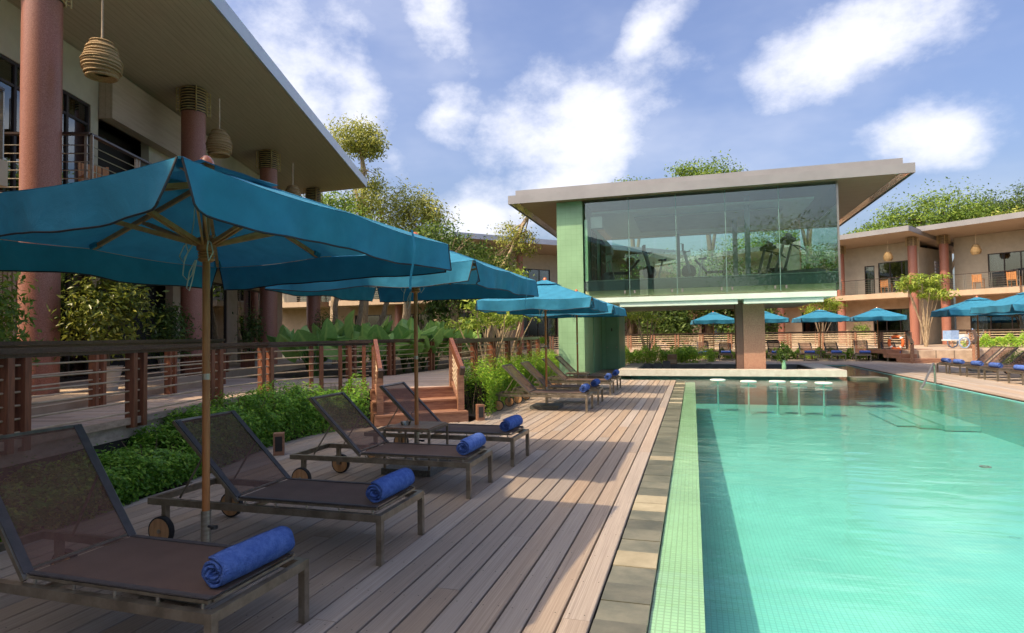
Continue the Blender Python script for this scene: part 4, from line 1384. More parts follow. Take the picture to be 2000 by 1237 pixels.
# ================================================================== PARASOLS
def make_parasol():
    t = thing('parasol', 'x', 'parasol')
    s, ze, za = 1.2, 2.33, 2.79
    b = MB().box((0, 0, .04), (.62, .62, .07)).build('base_slab', 'granite', t)
    MB().tube([(0, 0, .07), (0, 0, .46)], .031, 14).build('sleeve', 'steel', t, True)
    for z_ in (.22, .36):
        MB().tube([(.03, -.005, z_), (.075, -.012, z_)], .009, 8).lathe([(.0, -.012), (.022, -.01), (.022, .01), (.0, .012)], 8, (.085, -.013, z_)).build('clamp_knob', 'black', t, True)
    MB().tube([(0, 0, .40), (0, 0, 1.33)], .024, 14).build('pole', 'teak', t, True)
    MB().tube([(0, 0, 1.33), (0, 0, 1.37)], .0255, 14).build('pole_collar', 'steel', t, True)
    MB().tube([(0, 0, 1.37), (0, 0, 2.74)], .024, 14).build('pole', 'teak', t, True)
    MB().lathe([(.02, 2.76), (.05, 2.775), (.052, 2.80), (.043, 2.835), (.022, 2.862), (0, 2.87)], 16).build('finial', 'finial', t, True)
    hub = MB().lathe([(.036, 2.13), (.05, 2.14), (.053, 2.15), (.045, 2.16), (.053, 2.17), (.045, 2.18), (.053, 2.19), (.045, 2.20), (.058, 2.21), (.062, 2.29), (.03, 2.30)], 16).build('runner_hub', 'teak', t, True)
    MB().lathe([(.03, 2.60), (.06, 2.61), (.06, 2.68), (.03, 2.69)], 16).build('crown_hub', 'teak', t, True)
    for k in range(8):
        a = k*math.pi/4
        rad = s*0.93/max(abs(math.cos(a)), abs(math.sin(a)))
        dx, dy = math.cos(a), math.sin(a)
        z1 = za-(za-ze)*0.93-.035
        ribm = MB().bar((dx*.05, dy*.05, 2.66), (dx*rad, dy*rad, z1), .022, .030)
        rb = ribm.build('rib', 'teaklight', t)
        MB().bar((dx*rad*.955, dy*rad*.955, 2.66+(z1-2.66)*.955+.005), (dx*rad*1.01, dy*rad*1.01, z1+.002), .05, .036).build('rib_pocket', 'canvas', rb)
        f = 0.52
        mp_ = (dx*rad*f, dy*rad*f, 2.66+(z1-2.66)*f-.03)
        sx, sy = -dy*.016, dx*.016
        MB().bar((dx*.055+sx, dy*.055+sy, 2.25), (mp_[0]+sx, mp_[1]+sy, mp_[2]), .012, .026).bar((dx*.055-sx, dy*.055-sy, 2.25), (mp_[0]-sx, mp_[1]-sy, mp_[2]), .012, .026).build('strut', 'teaklight', t)
    for k in range(4):
        q = Matrix.Rotation(k*math.pi/2, 3, 'Z')
        def pan(u, v, t0=.17, t1=1.0, lift=0.0):
            tt = t0+(t1-t0)*v
            uu = u*2-1
            r_ = tt*s
            sag = -.022*math.sin(math.pi*min(1, abs(uu)))*tt - .012*math.sin(math.pi*v)*(1-abs(uu)*.5)
            bow = -.03*tt*(1-uu*uu)*0.6
            return q @ Vector((r_+bow, uu*r_, za-(za-ze)*tt+sag+lift))
        MB().grid(pan, 16, 8).build('canopy_panel', 'canvas', t, True)
        MB().grid(lambda u, v: pan(u, v, 0.0, .27, .035), 6, 3).build('vent_cap', 'canvas', t, True)
        ph = k*1.7
        def val(u, v):
            uu = u*2-1
            e = abs(uu)
            bow = -.018*(1-uu*uu)
            flare = .05*max(0, (e-.86)/.14)**2*v - .035*v*(1-e*.6)
            wav = .018*v*math.sin(uu*9+ph)*(.4+.6*v)+.008*v*math.sin(uu*23+ph*2)
            zz = ze-.004-.022*math.sin(math.pi*min(1, e)) - v*(.205+.010*math.sin(uu*7+ph))
            return q @ Vector((s+bow+flare+wav+.001, uu*(s-.012-.03*v), zz))
        vl = MB().grid(val, 36, 4).build('valance', 'canvas', t, True)
        ring = [val(0, j/4) for j in range(5)]+[val(i/36, 1) for i in range(37)]+[val(1, 1-j/4) for j in range(5)]
        MB().tube(ring, .0055, 5).build('piping', 'piping', vl, True)
        MB().tube([val(0, 0), pan(0, .5), pan(0, 0)], .006, 5).build('seam', 'canvas', t, True)
    st = MB()
    p0 = Vector((s+.012, .62, ze+.0))
    st.grid(lambda u, v: (s+.018+.02*math.sin(v*5), .60+.03*u, ze+.01-.42*v), 1, 8)
    st.build('tie_strap', 'canvas', t, True)
    cm = MB()
    for sg, ph in ((-1, 0), (1, 2)):
        cm.tube([(sg*.05, -.04, 2.62), (sg*.055, -.05, 2.4), (sg*.075, -.06, 2.27), (sg*.12, -.07, 2.24), (sg*.15, -.08, 2.17), (sg*.11, -.08, 2.12), (sg*.085, -.07, 2.2), (sg*.10, -.075, 2.26)], .0042, 5)
    cm.tube([(-.06, -.05, 2.25), (-.115, -.07, 2.16), (-.125, -.075, 2.04), (-.085, -.07, 2.0), (-.06, -.06, 2.04), (-.045, -.05, 2.12)], .0042, 5)
    cm.tube([(-.04, -.05, 2.14), (-.07, -.07, 2.06), (-.085, -.08, 1.95), (-.06, -.08, 1.93), (-.045, -.07, 2.0), (-.03, -.05, 2.14)], .0042, 5)
    cm.build('pull_cord', 'cord', t, True)
    return t


PAR = make_parasol()
par_used = []
GP = 'blue square parasols around the pool'
for (x, y, rz, lbl) in [
        (-3.13, 3.30, -0.085, 'large blue parasol over the first lounger pair, at the near end of the poolside row'),
        (-3.2, 6.65, 0.0, 'blue parasol rising behind the small side table with the ashtray'),
        (-3.1, 12.95, 0.02, 'blue parasol between the steps and the green pavilion, over the fifth and sixth loungers'),
        (-3.1, 16.7, -0.02, 'blue parasol closest to the green tiled pier'),
        (1.17, 37.5, .06, 'blue parasol across the pool seen under the pavilion left of the stone column'),
        (3.95, 37.6, -.04, 'blue parasol across the pool half hidden by the stone column'),
        (6.82, 37.3, .05, 'blue parasol across the pool in front of the frangipani'),
        (9.5, 36.7, -.15, 'blue parasol across the pool beside the potted shrub of the lodge'),
        (10.35, 27.0, -.1, 'blue parasol over the towel covered loungers beside the far steps'),
        (10.3, 22.9, .06, 'blue parasol cut off at the right end of the pool deck')]:
    o = place(PAR, par_used, (x, y, 0), rz, lbl, GP)
    if y == 3.30:        # this one leans a little away from the pool
        o.rotation_euler = (Matrix.Rotation(R(-1.6), 3, Vector((1, 1, 0)).normalized()) @ Matrix.Rotation(rz, 3, 'Z')).to_euler()
        o.scale = (1.02, 1.02, 1)
    else:
        o.rotation_euler = (0, 0, rz)
        o.scale = (1, 1, 1)


# ================================================================== SUN LOUNGERS
def make_lounger(theta):
    t = thing('sun_lounger', 'x', 'sun lounger')
    L2, W2 = 1.03, 0.36
    for sg in (-1, 1):
        MB().box((0, sg*(W2-.02), .325), (2*L2, .04, .05)).build('side_rail', 'steelframe', t)
    MB().box((L2-.02, 0, .3255), (.04, 2*W2-.081, .049)).build('end_rail', 'steelframe', t)
    MB().box((-L2+.02, 0, .3255), (.04, 2*W2-.081, .049)).build('end_rail', 'steelframe', t)
    MB().box((-.12, 0, .31), (.03, 2*W2-.081, .03)).build('cross_bar', 'steelframe', t)
    for sg in (-1, 1):
        MB().box((L2-.0205, sg*(W2-.0205), .15), (.042, .042, .30)).build('leg', 'steelframe', t)
        lg = MB().box((-L2+.16, sg*(W2-.0205), .205), (.042, .042, .19)).build('wheel_leg', 'steelframe', t)
        w = MB().lathe([(0, -.022), (.098, -.022), (.098, .022), (0, .022)], 22)
        w.v = [(v[0]-L2+.16, sg*(W2+.02)+v[2], v[1]+.112) for v in w.v]
        wo = w.build('wheel', 'wheelwood', t, True)
        ty = MB().lathe([(.0985, -.024), (.110, -.020), (.112, 0), (.110, .020), (.0985, .024)], 22, cap=False)
        ty.v = [(v[0]-L2+.16, sg*(W2+.02)+v[2], v[1]+.112) for v in ty.v]
        ty.build('tyre', 'rubber', wo, True)
        hb = MB().lathe([(0, -.03), (.016, -.03), (.016, .03), (0, .03)], 10)
        hb.v = [(v[0]-L2+.16, sg*(W2+.02)+v[2], v[1]+.112) for v in hb.v]
        hb.build('axle', 'steel', wo, True)
        # sling side rails and their spacers
        MB().bar((-.20, sg*(W2-.055), .378), (L2-.06, sg*(W2-.055), .378), .022, .016).build('sling_rail', 'steelframe', t)
        for k in range(5):
            x_ = -.14+k*.27
            MB().tube([(x_, sg*(W2-.045), .348), (x_, sg*(W2-.045), .372)], .008, 8).build('spacer', 'steel', t)
    MB().bar((L2-.06, -(W2-.07), .376), (L2-.06, W2-.07, .376), .02, .014).build('sling_rail', 'steelframe', t)
    sw = W2-.05
    def seat(u, v):
        x_ = -.20+(L2-.065+.20)*u
        y_ = (v*2-1)*sw
        return (x_, y_, .392-.018*math.sin(math.pi*v)*math.sin(math.pi*min(1, u*1.05)))
    so_ = MB().grid(seat, 10, 8).build('seat_sling', 'sling', t, True)
    for sg in (-1, 1):
        MB().bar((-.20, sg*(sw-.012), .3935), (L2-.065, sg*(sw-.012), .3935), .034, .007).build('hem', 'slingedge', so_)
    # backrest
    c, s_ = math.cos(theta), math.sin(theta)
    bl = .82
    hp = Vector((-.22, 0, .385))
    ax = Vector((-c, 0, s_))
    nm = Vector((s_, 0, c))
    def back(u, v):
        return hp+ax*(bl*u)+Vector((0, (v*2-1)*(W2-.045), 0))+nm*(.012-.022*math.sin(math.pi*v)*math.sin(math.pi*u))
    bo = MB().grid(back, 8, 8).build('back_sling', 'slingback', t, True)
    for sg in (-1, 1):
        yv = Vector((0, sg*(W2-.035), 0))
        MB().bar(hp+yv-ax*.03, hp+yv+ax*bl, .026, .022, ref=(0, 1, 0)).build('back_rail', 'steelframe', t)
        MB().bar(hp+yv*.93+nm*.016, hp+yv*.93+nm*.016+ax*(bl-.01), .007, .05, ref=(0, 1, 0)).build('hem', 'slingedge', bo)
        m_ = hp+ax*(bl*.55)+yv*.9
        MB().tube([m_, Vector((m_.x-.16-.1*c, m_.y, .35))], .008, 6).build('back_stay', 'steelframe', t)
    MB().bar(hp+ax*(bl-.01)+Vector((0, -(W2-.05), 0)), hp+ax*(bl-.01)+Vector((0, W2-.05, 0)), .028, .02, ref=ax).build('back_rail', 'steelframe', t)
    MB().bar(hp+ax*.02+nm*.006+Vector((0, -(W2-.06), 0)), hp+ax*.02+nm*.006+Vector((0, W2-.06, 0)), .02, .015).build('hinge_bar', 'steel', t)
    return t


LG, lg_used = make_lounger(R(44)), []
LG2, lg2_used = make_lounger(R(55)), []


def make_towel():
    t = thing('rolled_towel', 'x', 'towel')
    turns, n = 3.3, 74
    sp = []
    for i in range(n+1):
        f = i/n
        a = f*turns*2*math.pi
        r_ = .016+.072*f
        sp.append((r_*math.cos(a), r_*math.sin(a)*(.96)))
    m_ = MB()
    LN = .50
    th = .0105
    ny = 10
    ring = []
    for j in range(ny+1):
        v = j/ny
        pinch = 1-.05*abs(v*2-1)**4
        for i in range(n+1):
            x_, z_ = sp[i]
            off = (v-.5)*LN + .022*(1-i/n)*math.sin(i*.35) + .004*math.sin(i*1.3+j)
            k = pinch*(1+.012*math.sin(i*.9+j*1.7))
            m_.v.append((x_*k, off, z_*k+.085))
    for j in range(ny):
        for i in range(n):
            a = j*(n+1)+i
            m_.f.append((a, a+1, a+n+2, a+n+1))
    o = m_.build('towel_roll', 'towel', t, True)
    sd = o.modifiers.new('thick', 'SOLIDIFY')
    sd.thickness = .013
    sd.offset = 1.0
    return t


TW, tw_used = make_towel(), []


def make_table():
    t = thing('side_table', 'x', 'table')
    for k in range(5):
        MB().box((-.22+k*.11, 0, .535), (.104, .56, .022)).build('top_slat', 'tabletop', t)
    for sx in (-1, 1):
        MB().box((sx*.2815, 0, .517), (.02, .583, .03)).build('apron', 'steelframe', t)
        MB().box((0, sx*.2815, .5175), (.54, .02, .029)).build('apron', 'steelframe', t)
        for sy in (-1, 1):
            MB().box((sx*.28, sy*.28, .25), (.024, .024, .50)).build('leg', 'steelframe', t)
    return t


TB, tb_used = make_table(), []
GL, GT = 'sun loungers along the poolside deck', 'rolled blue towels on the loungers'
rows = [(-3.15, 2.64, 1, 'first sun lounger of the poolside row, at the end away from the steps', 'blue towel rolled on the first lounger of the poolside row'),
        (-3.15, 4.17, 0, 'second sun lounger of the poolside row, just past the first parasol pole', 'blue towel rolled on the second lounger of the poolside row'),
        (-3.16, 5.95, 0, 'third sun lounger of the poolside row, in front of the ashtray table', 'blue towel rolled on the third lounger in front of the ashtray table'),
        (-3.15, 7.46, 0, 'fourth sun lounger of the poolside row, right below the steps', 'blue towel rolled on the lounger right below the steps'),
        (-3.12, 12.66, 0, 'sun lounger just past the steps, first of four beside the sunlit hedge', 'blue towel rolled on the lounger just past the steps'),
        (-3.10, 14.05, 0, 'second of four sun loungers beside the sunlit hedge', 'blue towel rolled on the second lounger beside the sunlit hedge'),
        (-3.10, 16.15, 0, 'third of four sun loungers beside the sunlit hedge', 'blue towel rolled on the third lounger beside the sunlit hedge'),
        (-3.10, 17.75, 0, 'last sun lounger before the green tiled pier', 'blue towel rolled on the last lounger before the green pier')]
for i, (x, y, steep, lbl, tl) in enumerate(rows):
    place(LG2 if steep else LG, lg2_used if steep else lg_used, (x, y, 0), random.uniform(-.012, .012), lbl, GL)
    place(TW, tw_used, (x+.90+random.uniform(-.02, .02), y+.02, .385), random.uniform(-.04, .04)-.02, tl, GT)
place(TB, tb_used, (-3.2, 6.65, 0), 0.0, 'small timber side table holding a glass ashtray', 'side tables between loungers').rotation_euler[2] = .02
place(TB, tb_used, (-3.1, 16.7, 0), 0.0, 'small side table before the green tiled pier', 'side tables between loungers')
ash = thing('ashtray', 'clear glass ashtray on the timber side table', 'ashtray', (-3.32, 6.60, .547))
MB().lathe([(.0, 0), (.055, 0), (.065, .04), (.052, .04), (.045, .012), (0, .012)], 18).build('dish', 'smoke', ash, True)

farL = [(0.55, 36.2), (1.78, 36.2), (3.2, 36.15), (4.44, 36.1), (6.05, 35.75), (7.35, 35.7), (8.62, 35.35), (9.9, 35.0)]
fl_lbl = ['first of the loungers across the pool, beside the pavilion hedge', 'second of the loungers across the pool, left of the stone column', 'lounger across the pool hidden behind the stone column',
          'lounger across the pool just right of the stone column', 'lounger across the pool left of the table under the frangipani', 'lounger across the pool right of the table under the frangipani',
          'last but one lounger across the pool before the far steps', 'last lounger across the pool, beside the orange life ring']
for i, (x, y) in enumerate(farL):
    rz = R(-90)+random.uniform(-.05, .05)-(.12 if i > 5 else 0)
    place(LG if i % 3 else LG2, lg_used if i % 3 else lg2_used, (x, y+1.0, 0), rz, fl_lbl[i], 'loungers across the pool')
    place(TW, tw_used, (x+.0, y+.35, .385), rz, 'blue towel rolled on the '+fl_lbl[i].replace('first of the loungers', 'first lounger').replace('second of the loungers', 'second lounger'), GT)
for x, y, lbl in ((1.17, 37.5, 'side table under the parasol left of the stone column across the pool'), (6.82, 37.3, 'side table under the parasol before the frangipani across the pool'), (9.5, 36.7, 'side table under the last parasol across the pool')):
    place(TB, tb_used, (x, y, 0), 0, lbl, 'side tables between loungers')
rtL = [(25.75, 'blue towel topped lounger beside the far steps on the right deck'), (24.75, 'second lounger from the far steps on the right deck'), (23.4, 'third lounger from the far steps on the right deck'), (22.2, 'fourth lounger from the far steps on the right deck'), (20.75, 'fifth lounger from the far steps on the right deck')]
for i, (y, lbl) in enumerate(rtL):
    rz = R(180)+random.uniform(-.03, .03)+.1
    place(LG, lg_used, (9.72+.03*i, y+.1, 0), rz, lbl, 'loungers on the right deck')
    place(TW, tw_used, (8.86+.03*i, y+.02, .385), rz, 'blue towel on the '+lbl.replace('blue towel topped ', 'first '), GT)


# ================================================================== GYM MACHINES
def treadmill(loc, rz, lbl):
    t = thing('treadmill', lbl, 'treadmill', loc, rz, 'gym machines behind the glass')
    MB().bx(-.9, .75, -.38, .38, .08, .24).build('deck', 'greyplastic', t)
    MB().bx(-.88, .55, -.26, .26, .241, .25).build('belt', 'black', t)
    MB().prismx([(-.3, .24), (.3, .24), (.28, .40), (-.28, .40)], .45, .95).build('motor_hood', 'black', t)
    for sg in (-1, 1):
        MB().bar((.62, sg*.36, .2), (.28, sg*.36, 1.35), .07, .10, ref=(0, 1, 0)).build('upright', 'greyplastic', t)
        MB().tube([(.3, sg*.36, 1.3), (0, sg*.36, 1.2), (-.25, sg*.36, 1.0)], .022, 8).build('handle', 'black', t)
    MB().bar((.30, -.42, 1.42), (.30, .42, 1.42), .36, .12, ref=(.5, 0, 1)).build('console', 'black', t)
    MB().bar((.22, -.25, 1.56), (.22, .25, 1.56), .05, .22, ref=(.3, 0, 1)).build('screen', 'greyplastic', t)


def bike(loc, rz, lbl):
    t = thing('exercise_bike', lbl, 'exercise bike', loc, rz, 'gym machines behind the glass')
    MB().bx(-.55, .55, -.05, .05, .04, .10).bx(-.58, -.5, -.25, .25, 0, .06).bx(.5, .58, -.25, .25, 0, .06).build('base', 'greyplastic', t)
    w = MB().lathe([(0, -.05), (.26, -.05), (.28, 0), (.26, .05), (0, .05)], 20)
    w.v = [(v[0]+.25, v[2], v[1]+.38) for v in w.v]
    w.build('flywheel', 'black', t, True)
    MB().bar((.2, 0, .3), (.42, 0, 1.2), .10, .14, ref=(0, 1, 0)).build('mast', 'greyplastic', t)
    MB().tube([(.4, -.26, 1.12), (.42, 0, 1.2), (.4, .26, 1.12), (.2, .27, 1.15)], .02, 8).build('handlebar', 'black', t)
    MB().box((.46, 0, 1.34), (.06, .3, .24)).build('console', 'black', t)
    MB().bar((-.1, 0, .1), (-.28, 0, .85), .06, .06, ref=(0, 1, 0)).build('seat_post', 'steel', t)
    MB().grid(lambda u, v: (-.42+.30*u, (v-.5)*.26*(1.1-.7*u), .88+.03*math.cos(v*6.28)-.02*u), 6, 6).box((-.3, 0, .86), (.22, .12, .05)).build('saddle', 'black', t, True)


def bench(loc, rz, lbl):
    t = thing('weight_bench', lbl, 'weight bench', loc, rz, 'gym machines behind the glass')
    MB().bar((-.6, 0, .42), (.15, 0, .42), .3, .08).build('seat_pad', 'black', t)
    MB().bar((.15, 0, .44), (.6, 0, .95), .3, .08).build('back_pad', 'black', t)
    MB().bx(-.55, .55, -.04, .04, .05, .12).bx(-.5, -.44, -.04, .04, .12, .4).bx(.16, .22, -.04, .04, .12, .42).bx(-.6, -.52, -.3, .3, 0, .06).bx(.5, .58, -.3, .3, 0, .06).build('frame', 'greyplastic', t)
    MB().tube([(-.5, -.3, .3), (-.62, -.3, .9), (-.62, .3, .9), (-.5, .3, .3)], .025, 8).build('lifting_arm', 'steel', t)


treadmill((3.75, 24.6, 3.62), R(150), 'treadmill nearest the glass corner of the gym')
treadmill((3.3, 26.6, 3.62), R(150), 'treadmill standing behind the other at the gym corner')
bike((-1.35, 24.4, 3.62), R(200), 'exercise bike behind the second glass pane of the gym')
bike((0.15, 24.6, 3.62), R(185), 'exercise bike behind the third glass pane of the gym')
bench((-2.6, 24.6, 3.62), R(20), 'black weight bench by the green wall of the gym')
bench((0.75, 25.6, 3.62), R(170), 'black weight bench in the middle of the gym')
bb = tag(MB().lathe([(.001, 0)]+[(.3*math.sin(a), .3-.3*math.cos(a)) for a in [math.pi*k/12 for k in range(1, 12)]]+[(.001, .6)], 20).build('exercise_ball', 'greyplastic', loc=(-3.4, 25.6, 3.62), smooth=True), 'grey exercise ball below the lattice window of the gym', 'ball')

# ================================================================== SMALL THINGS
fx = thing('fire_extinguisher', 'red fire extinguisher leaning by the green tiled pier', 'extinguisher', (-4.95, 22.0, 0))
MB().lathe([(.07, 0), (.08, .02), (.08, .62), (.05, .72), (.025, .75), (.025, .8)], 14).build('cylinder', 'red', fx, True)
MB().bx(-.03, .1, -.015, .015, .8, .84).build('lever', 'black', fx)
MB().tube([(.03, -.02, .8), (.12, -.05, .7), (.11, -.05, .3)], .012, 6).build('hose', 'black', fx, True)
lr = thing('life_ring', 'orange life ring hanging on the far railing', 'life ring', (10.15, 36.0, .95), R(-35))
w = MB().tube([(.33*math.cos(a), 0, .33*math.sin(a)) for a in [2*math.pi*i/24 for i in range(25)]], .075, 10, False).build('ring', 'orange', lr, True)
for k in range(4):
    a = math.pi/4+k*math.pi/2
    MB().tube([(.33*math.cos(a+d_), 0, .33*math.sin(a+d_)) for d_ in (-.14, 0, .14)], .079, 10).build('band', 'white', lr, True)
tc_ = thing('towel_trolley', 'wheeled towel trolley with blue bags on the terrace above the far steps', 'trolley', (13.6, 37.6, Z_UP), .3)
for sx in (-1, 1):
    w = MB().lathe([(.25, -.02), (.30, -.02), (.30, .02), (.25, .02), (.25, -.02)], 20, cap=False)
    w.v = [(v[0]-.1, sx*.42+v[2], v[1]+.30) for v in w.v]
    wo = w.build('wheel', 'bluebag', tc_, True)
    for k in range(6):
        a = k*math.pi/3
        MB().tube([(-.1, sx*.42, .3), (-.1+.26*math.cos(a), sx*.42, .3+.26*math.sin(a))], .008, 5).build('spoke', 'steel', wo)
MB().bx(-.75, .75, -.36, .36, .40, .46).build('platform', 'white', tc_)
MB().box((-.5, 0, .70), (.42, .6, .48)).build('towel_bag', 'bluebag', tc_)
MB().box((.35, 0, .60), (.7, .6, .26)).build('towel_bag', 'white', tc_)
MB().tube([(.75, -.3, .45), (1.05, -.3, .95), (1.05, .3, .95), (.75, .3, .45)], .018, 8).build('push_handle', 'steel', tc_)
MB().tube([(.2, -.32, .72), (.45, -.32, .98), (.5, -.2, 1.0)], .03, 8).build('folded_towel', 'bluebag', tc_)
wl = thing('wall_extinguisher', 'red fire extinguisher on the lodge end wall behind the slim frangipani', 'extinguisher', (14.75, 47.6, 1.7))
MB().lathe([(.07, 0), (.08, .02), (.08, .5), (.03, .6), (.03, .66)], 12).build('cylinder', 'red', wl, True)
MB().bx(-.03, .09, -.015, .015, .66, .70).build('lever', 'black', wl)


def terrace_chair(loc, rz, lbl, grp):
    t = thing('terrace_chair', lbl, 'chair', loc, rz, grp)
    for sx in (-1, 1):
        MB().bx(sx*.24-.02, sx*.24+.02, -.24, -.20, 0, .62).build('leg', 'teaklight', t)
        MB().bar((sx*.24, .2, 0), (sx*.24, .3, .95), .04, .04).build('leg', 'teaklight', t)
        MB().bx(sx*.24-.03, sx*.24+.03, -.26, .24, .62, .65).build('armrest', 'teaklight', t)
    for k in range(5):
        MB().bx(-.22, .22, -.23+k*.09, -.15+k*.09, .40, .425).build('seat_slat', 'teaklight', t)
        MB().bx(-.215+k*.09, -.145+k*.09, .255, .28, .45, .93).build('back_slat', 'teaklight', t)


p = LW(12.0, 7.6, 4.15)
terrace_chair(p, 1.2, 'slatted teak chair on the balcony beside the first terrazzo column', 'teak balcony chairs')
for q, rz, lb_ in (((12.9, 47.4, 4.15), 2.4, 'slatted teak chair on the balcony left of the roof gap'), ((13.9, 46.6, 4.15), 2.6, 'slatted teak chair at the end of the balcony left of the roof gap'), ((17.6, 45.6, 4.15), 2.5, 'slatted teak chair on the balcony right of the roof gap'), ((19.0, 44.4, 4.15), 2.3, 'slatted teak chair farther along the balcony right of the roof gap')):
    terrace_chair(q, rz, lb_, 'teak balcony chairs')
for q, rz, lb_ in ((LW(15.3, 7.0, .75), LA, 'dark timber bench on the lodge terrace before the dark opening'), (LW(19.2, 7.3, .75), LA, 'dark timber bench farther along the lodge terrace')):
    t = thing('terrace_bench', lb_, 'bench', q, rz, 'benches on the lodge terrace')
    for k in range(4):
        MB().bx(-.8, .8, -.22+k*.115, -.12+k*.115, .42, .45).build('seat_slat', 'redwood', t)
    for sx in (-1, 1):
        MB().bx(sx*.7-.04, sx*.7+.04, -.2, .2, 0, .42).build('leg', 'redwood', t)


# ================================================================== PLANTING
nh = [(-5.55, 2.2), (-5.75, 4.2), (-6.05, 5.7), (-6.5, 7.4), (-6.55, 8.6), (-6.3, 9.5), (-5.95, 9.95)]
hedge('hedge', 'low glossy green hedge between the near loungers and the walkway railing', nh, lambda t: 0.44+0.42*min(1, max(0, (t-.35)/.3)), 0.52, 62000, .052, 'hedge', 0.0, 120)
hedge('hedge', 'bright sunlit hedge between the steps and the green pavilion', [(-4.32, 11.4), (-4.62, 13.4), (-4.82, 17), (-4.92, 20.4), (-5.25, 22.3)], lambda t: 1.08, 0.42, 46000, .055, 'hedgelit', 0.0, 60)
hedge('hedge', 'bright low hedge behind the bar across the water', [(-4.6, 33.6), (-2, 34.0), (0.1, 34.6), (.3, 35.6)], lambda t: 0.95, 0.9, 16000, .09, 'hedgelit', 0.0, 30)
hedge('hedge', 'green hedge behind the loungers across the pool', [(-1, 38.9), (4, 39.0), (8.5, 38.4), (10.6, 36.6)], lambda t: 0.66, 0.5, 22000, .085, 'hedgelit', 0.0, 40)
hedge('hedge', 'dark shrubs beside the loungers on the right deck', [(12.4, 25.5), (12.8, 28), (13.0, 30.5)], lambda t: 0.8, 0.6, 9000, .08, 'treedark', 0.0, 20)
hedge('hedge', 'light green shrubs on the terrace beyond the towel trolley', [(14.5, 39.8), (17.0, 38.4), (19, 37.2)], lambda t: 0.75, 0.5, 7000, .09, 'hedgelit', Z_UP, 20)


def pot_tree(q, zc, r, n, lbl, leaf, mt, pot='planter', rr=0.22):
    t = thing('potted_tree', lbl, 'potted tree', q, 0, 'potted trees before the lodges')
    MB().lathe([(rr*.7, 0), (rr, .38), (rr*1.08, .42), (rr*.95, .42), (rr*.9, .36), (0, .36)], 20).build('pot', pot, t, True)
    MB().tube([(0, 0, .3), (.03, 0, .7), (-.02, .02, zc)], [.035, .028, .015], 7).build('trunk', 'barkdark', t, True)
    p_, o_ = clump_points((0, 0, zc), r, n, 26, .26)
    leaves('crown', p_, leaf, mt, t, .4, o_*.6)


pot_tree(LW(10.6, 6.55, .75), 1.35, (.56, .56, .72), 3000, 'tall golden green potted tree before the curtained doors', .11, 'pottree')
pot_tree(LW(14.4, 7.5, .75), 1.05, (.5, .5, .55), 1800, 'dark potted shrub before the black opening', .11, 'treedark')
pot_tree(LW(8.2, 6.6, .75), 1.1, (.45, .45, .75), 2200, 'potted shrub before the beige slatted wall', .10, 'tree')
pot_tree(LW(19.3, 7.5, .75), 1.0, (.38, .38, .6), 1000, 'slender shrub in a pale planter between the lodge columns', .10, 'treedark', rr=.3)
pot_tree(LW(22.5, 6.0, .62), 1.1, (.5, .5, .75), 1600, 'conical dark shrub beside the last terrazzo column', .09, 'treedark')
pot_tree((10.6, 44.5, Z_UP), .95, (.5, .5, .4), 700, 'potted shrub on the terrace of the far lodge', .13, 'tree')


def taro(q, n, h, lbl):
    t = thing('taro_plant', lbl, 'plant', q, random.random()*6, 'giant taro plants behind the walkway railing')
    for k in range(n):
        a = k*2.4+random.uniform(-.3, .3)
        hh = h*random.uniform(.65, 1.05)
        out = random.uniform(.15, .5)
        base = Vector((math.cos(a)*out, math.sin(a)*out, hh*.62))
        MB().tube([(0, 0, 0), base*.5+Vector((0, 0, hh*.1)), base], [.03, .025, .012], 6).build('stalk', 'bigleaf', t, True)
        ln, wd = random.uniform(.5, .85)*h/1.5, random.uniform(.26, .40)*h/1.5
        tilt = random.uniform(.15, 1.35)
        ax = Vector((math.cos(a)*math.cos(tilt), math.sin(a)*math.cos(tilt), math.sin(tilt)))
        sd0 = Vector((-math.sin(a), math.cos(a), 0))
        tw = random.uniform(-.9, .9)
        sd = sd0*math.cos(tw)+ax.cross(sd0)*math.sin(tw)
        nn = ax.cross(sd)
        curl = random.uniform(-.35, .30)
        ph = random.random()*6
        def lf(u, v):
            w_ = wd*(math.sin(math.pi*min(1, (u*.90+.10)))**.6)*(1-.3*u)
            vv = v*2-1
            back = -.16*ln*abs(vv)*(1-u)**3
            return base + ax*(ln*u+back) + sd*(w_*vv) + nn*(-.20*ln*abs(vv)**1.4*(w_/wd) + curl*ln*u*u + .03*ln*math.sin(u*11+ph)*abs(vv))
        lo = MB().grid(lf, 12, 10).build('leaf', 'bigleaf', t, True)
        at = lo.data.attributes.new('rnd', 'FLOAT', 'POINT')
        tone = random.gauss(.42, .2)
        vals = []
        for iu in range(13):
            for iv in range(11):
                vn = .45 if iv == 5 else (.16 if (iu+abs(iv-5)) % 3 == 0 else 0)
                vals.append(min(1, max(0, tone+vn+random.uniform(-.05, .05))))
        at.data.foreach_set('value', vals)


for i, (x, y, h) in enumerate(((-9.6, 13.9, 1.5), (-8.5, 14.2, 1.5), (-8.2, 15.2, 1.6), (-9.2, 15.4, 1.7), (-7.9, 16.3, 1.5), (-8.6, 17.0, 1.7), (-7.9, 17.8, 1.5), (-8.7, 18.6, 1.7), (-7.9, 19.4, 1.5), (-8.4, 20.6, 1.6), (-10.4, 14.8, 1.6), (-10.6, 16.8, 1.7))):
    taro((x, y, .5), 10, h, 'broad leaved giant taro growing behind the walkway railing')

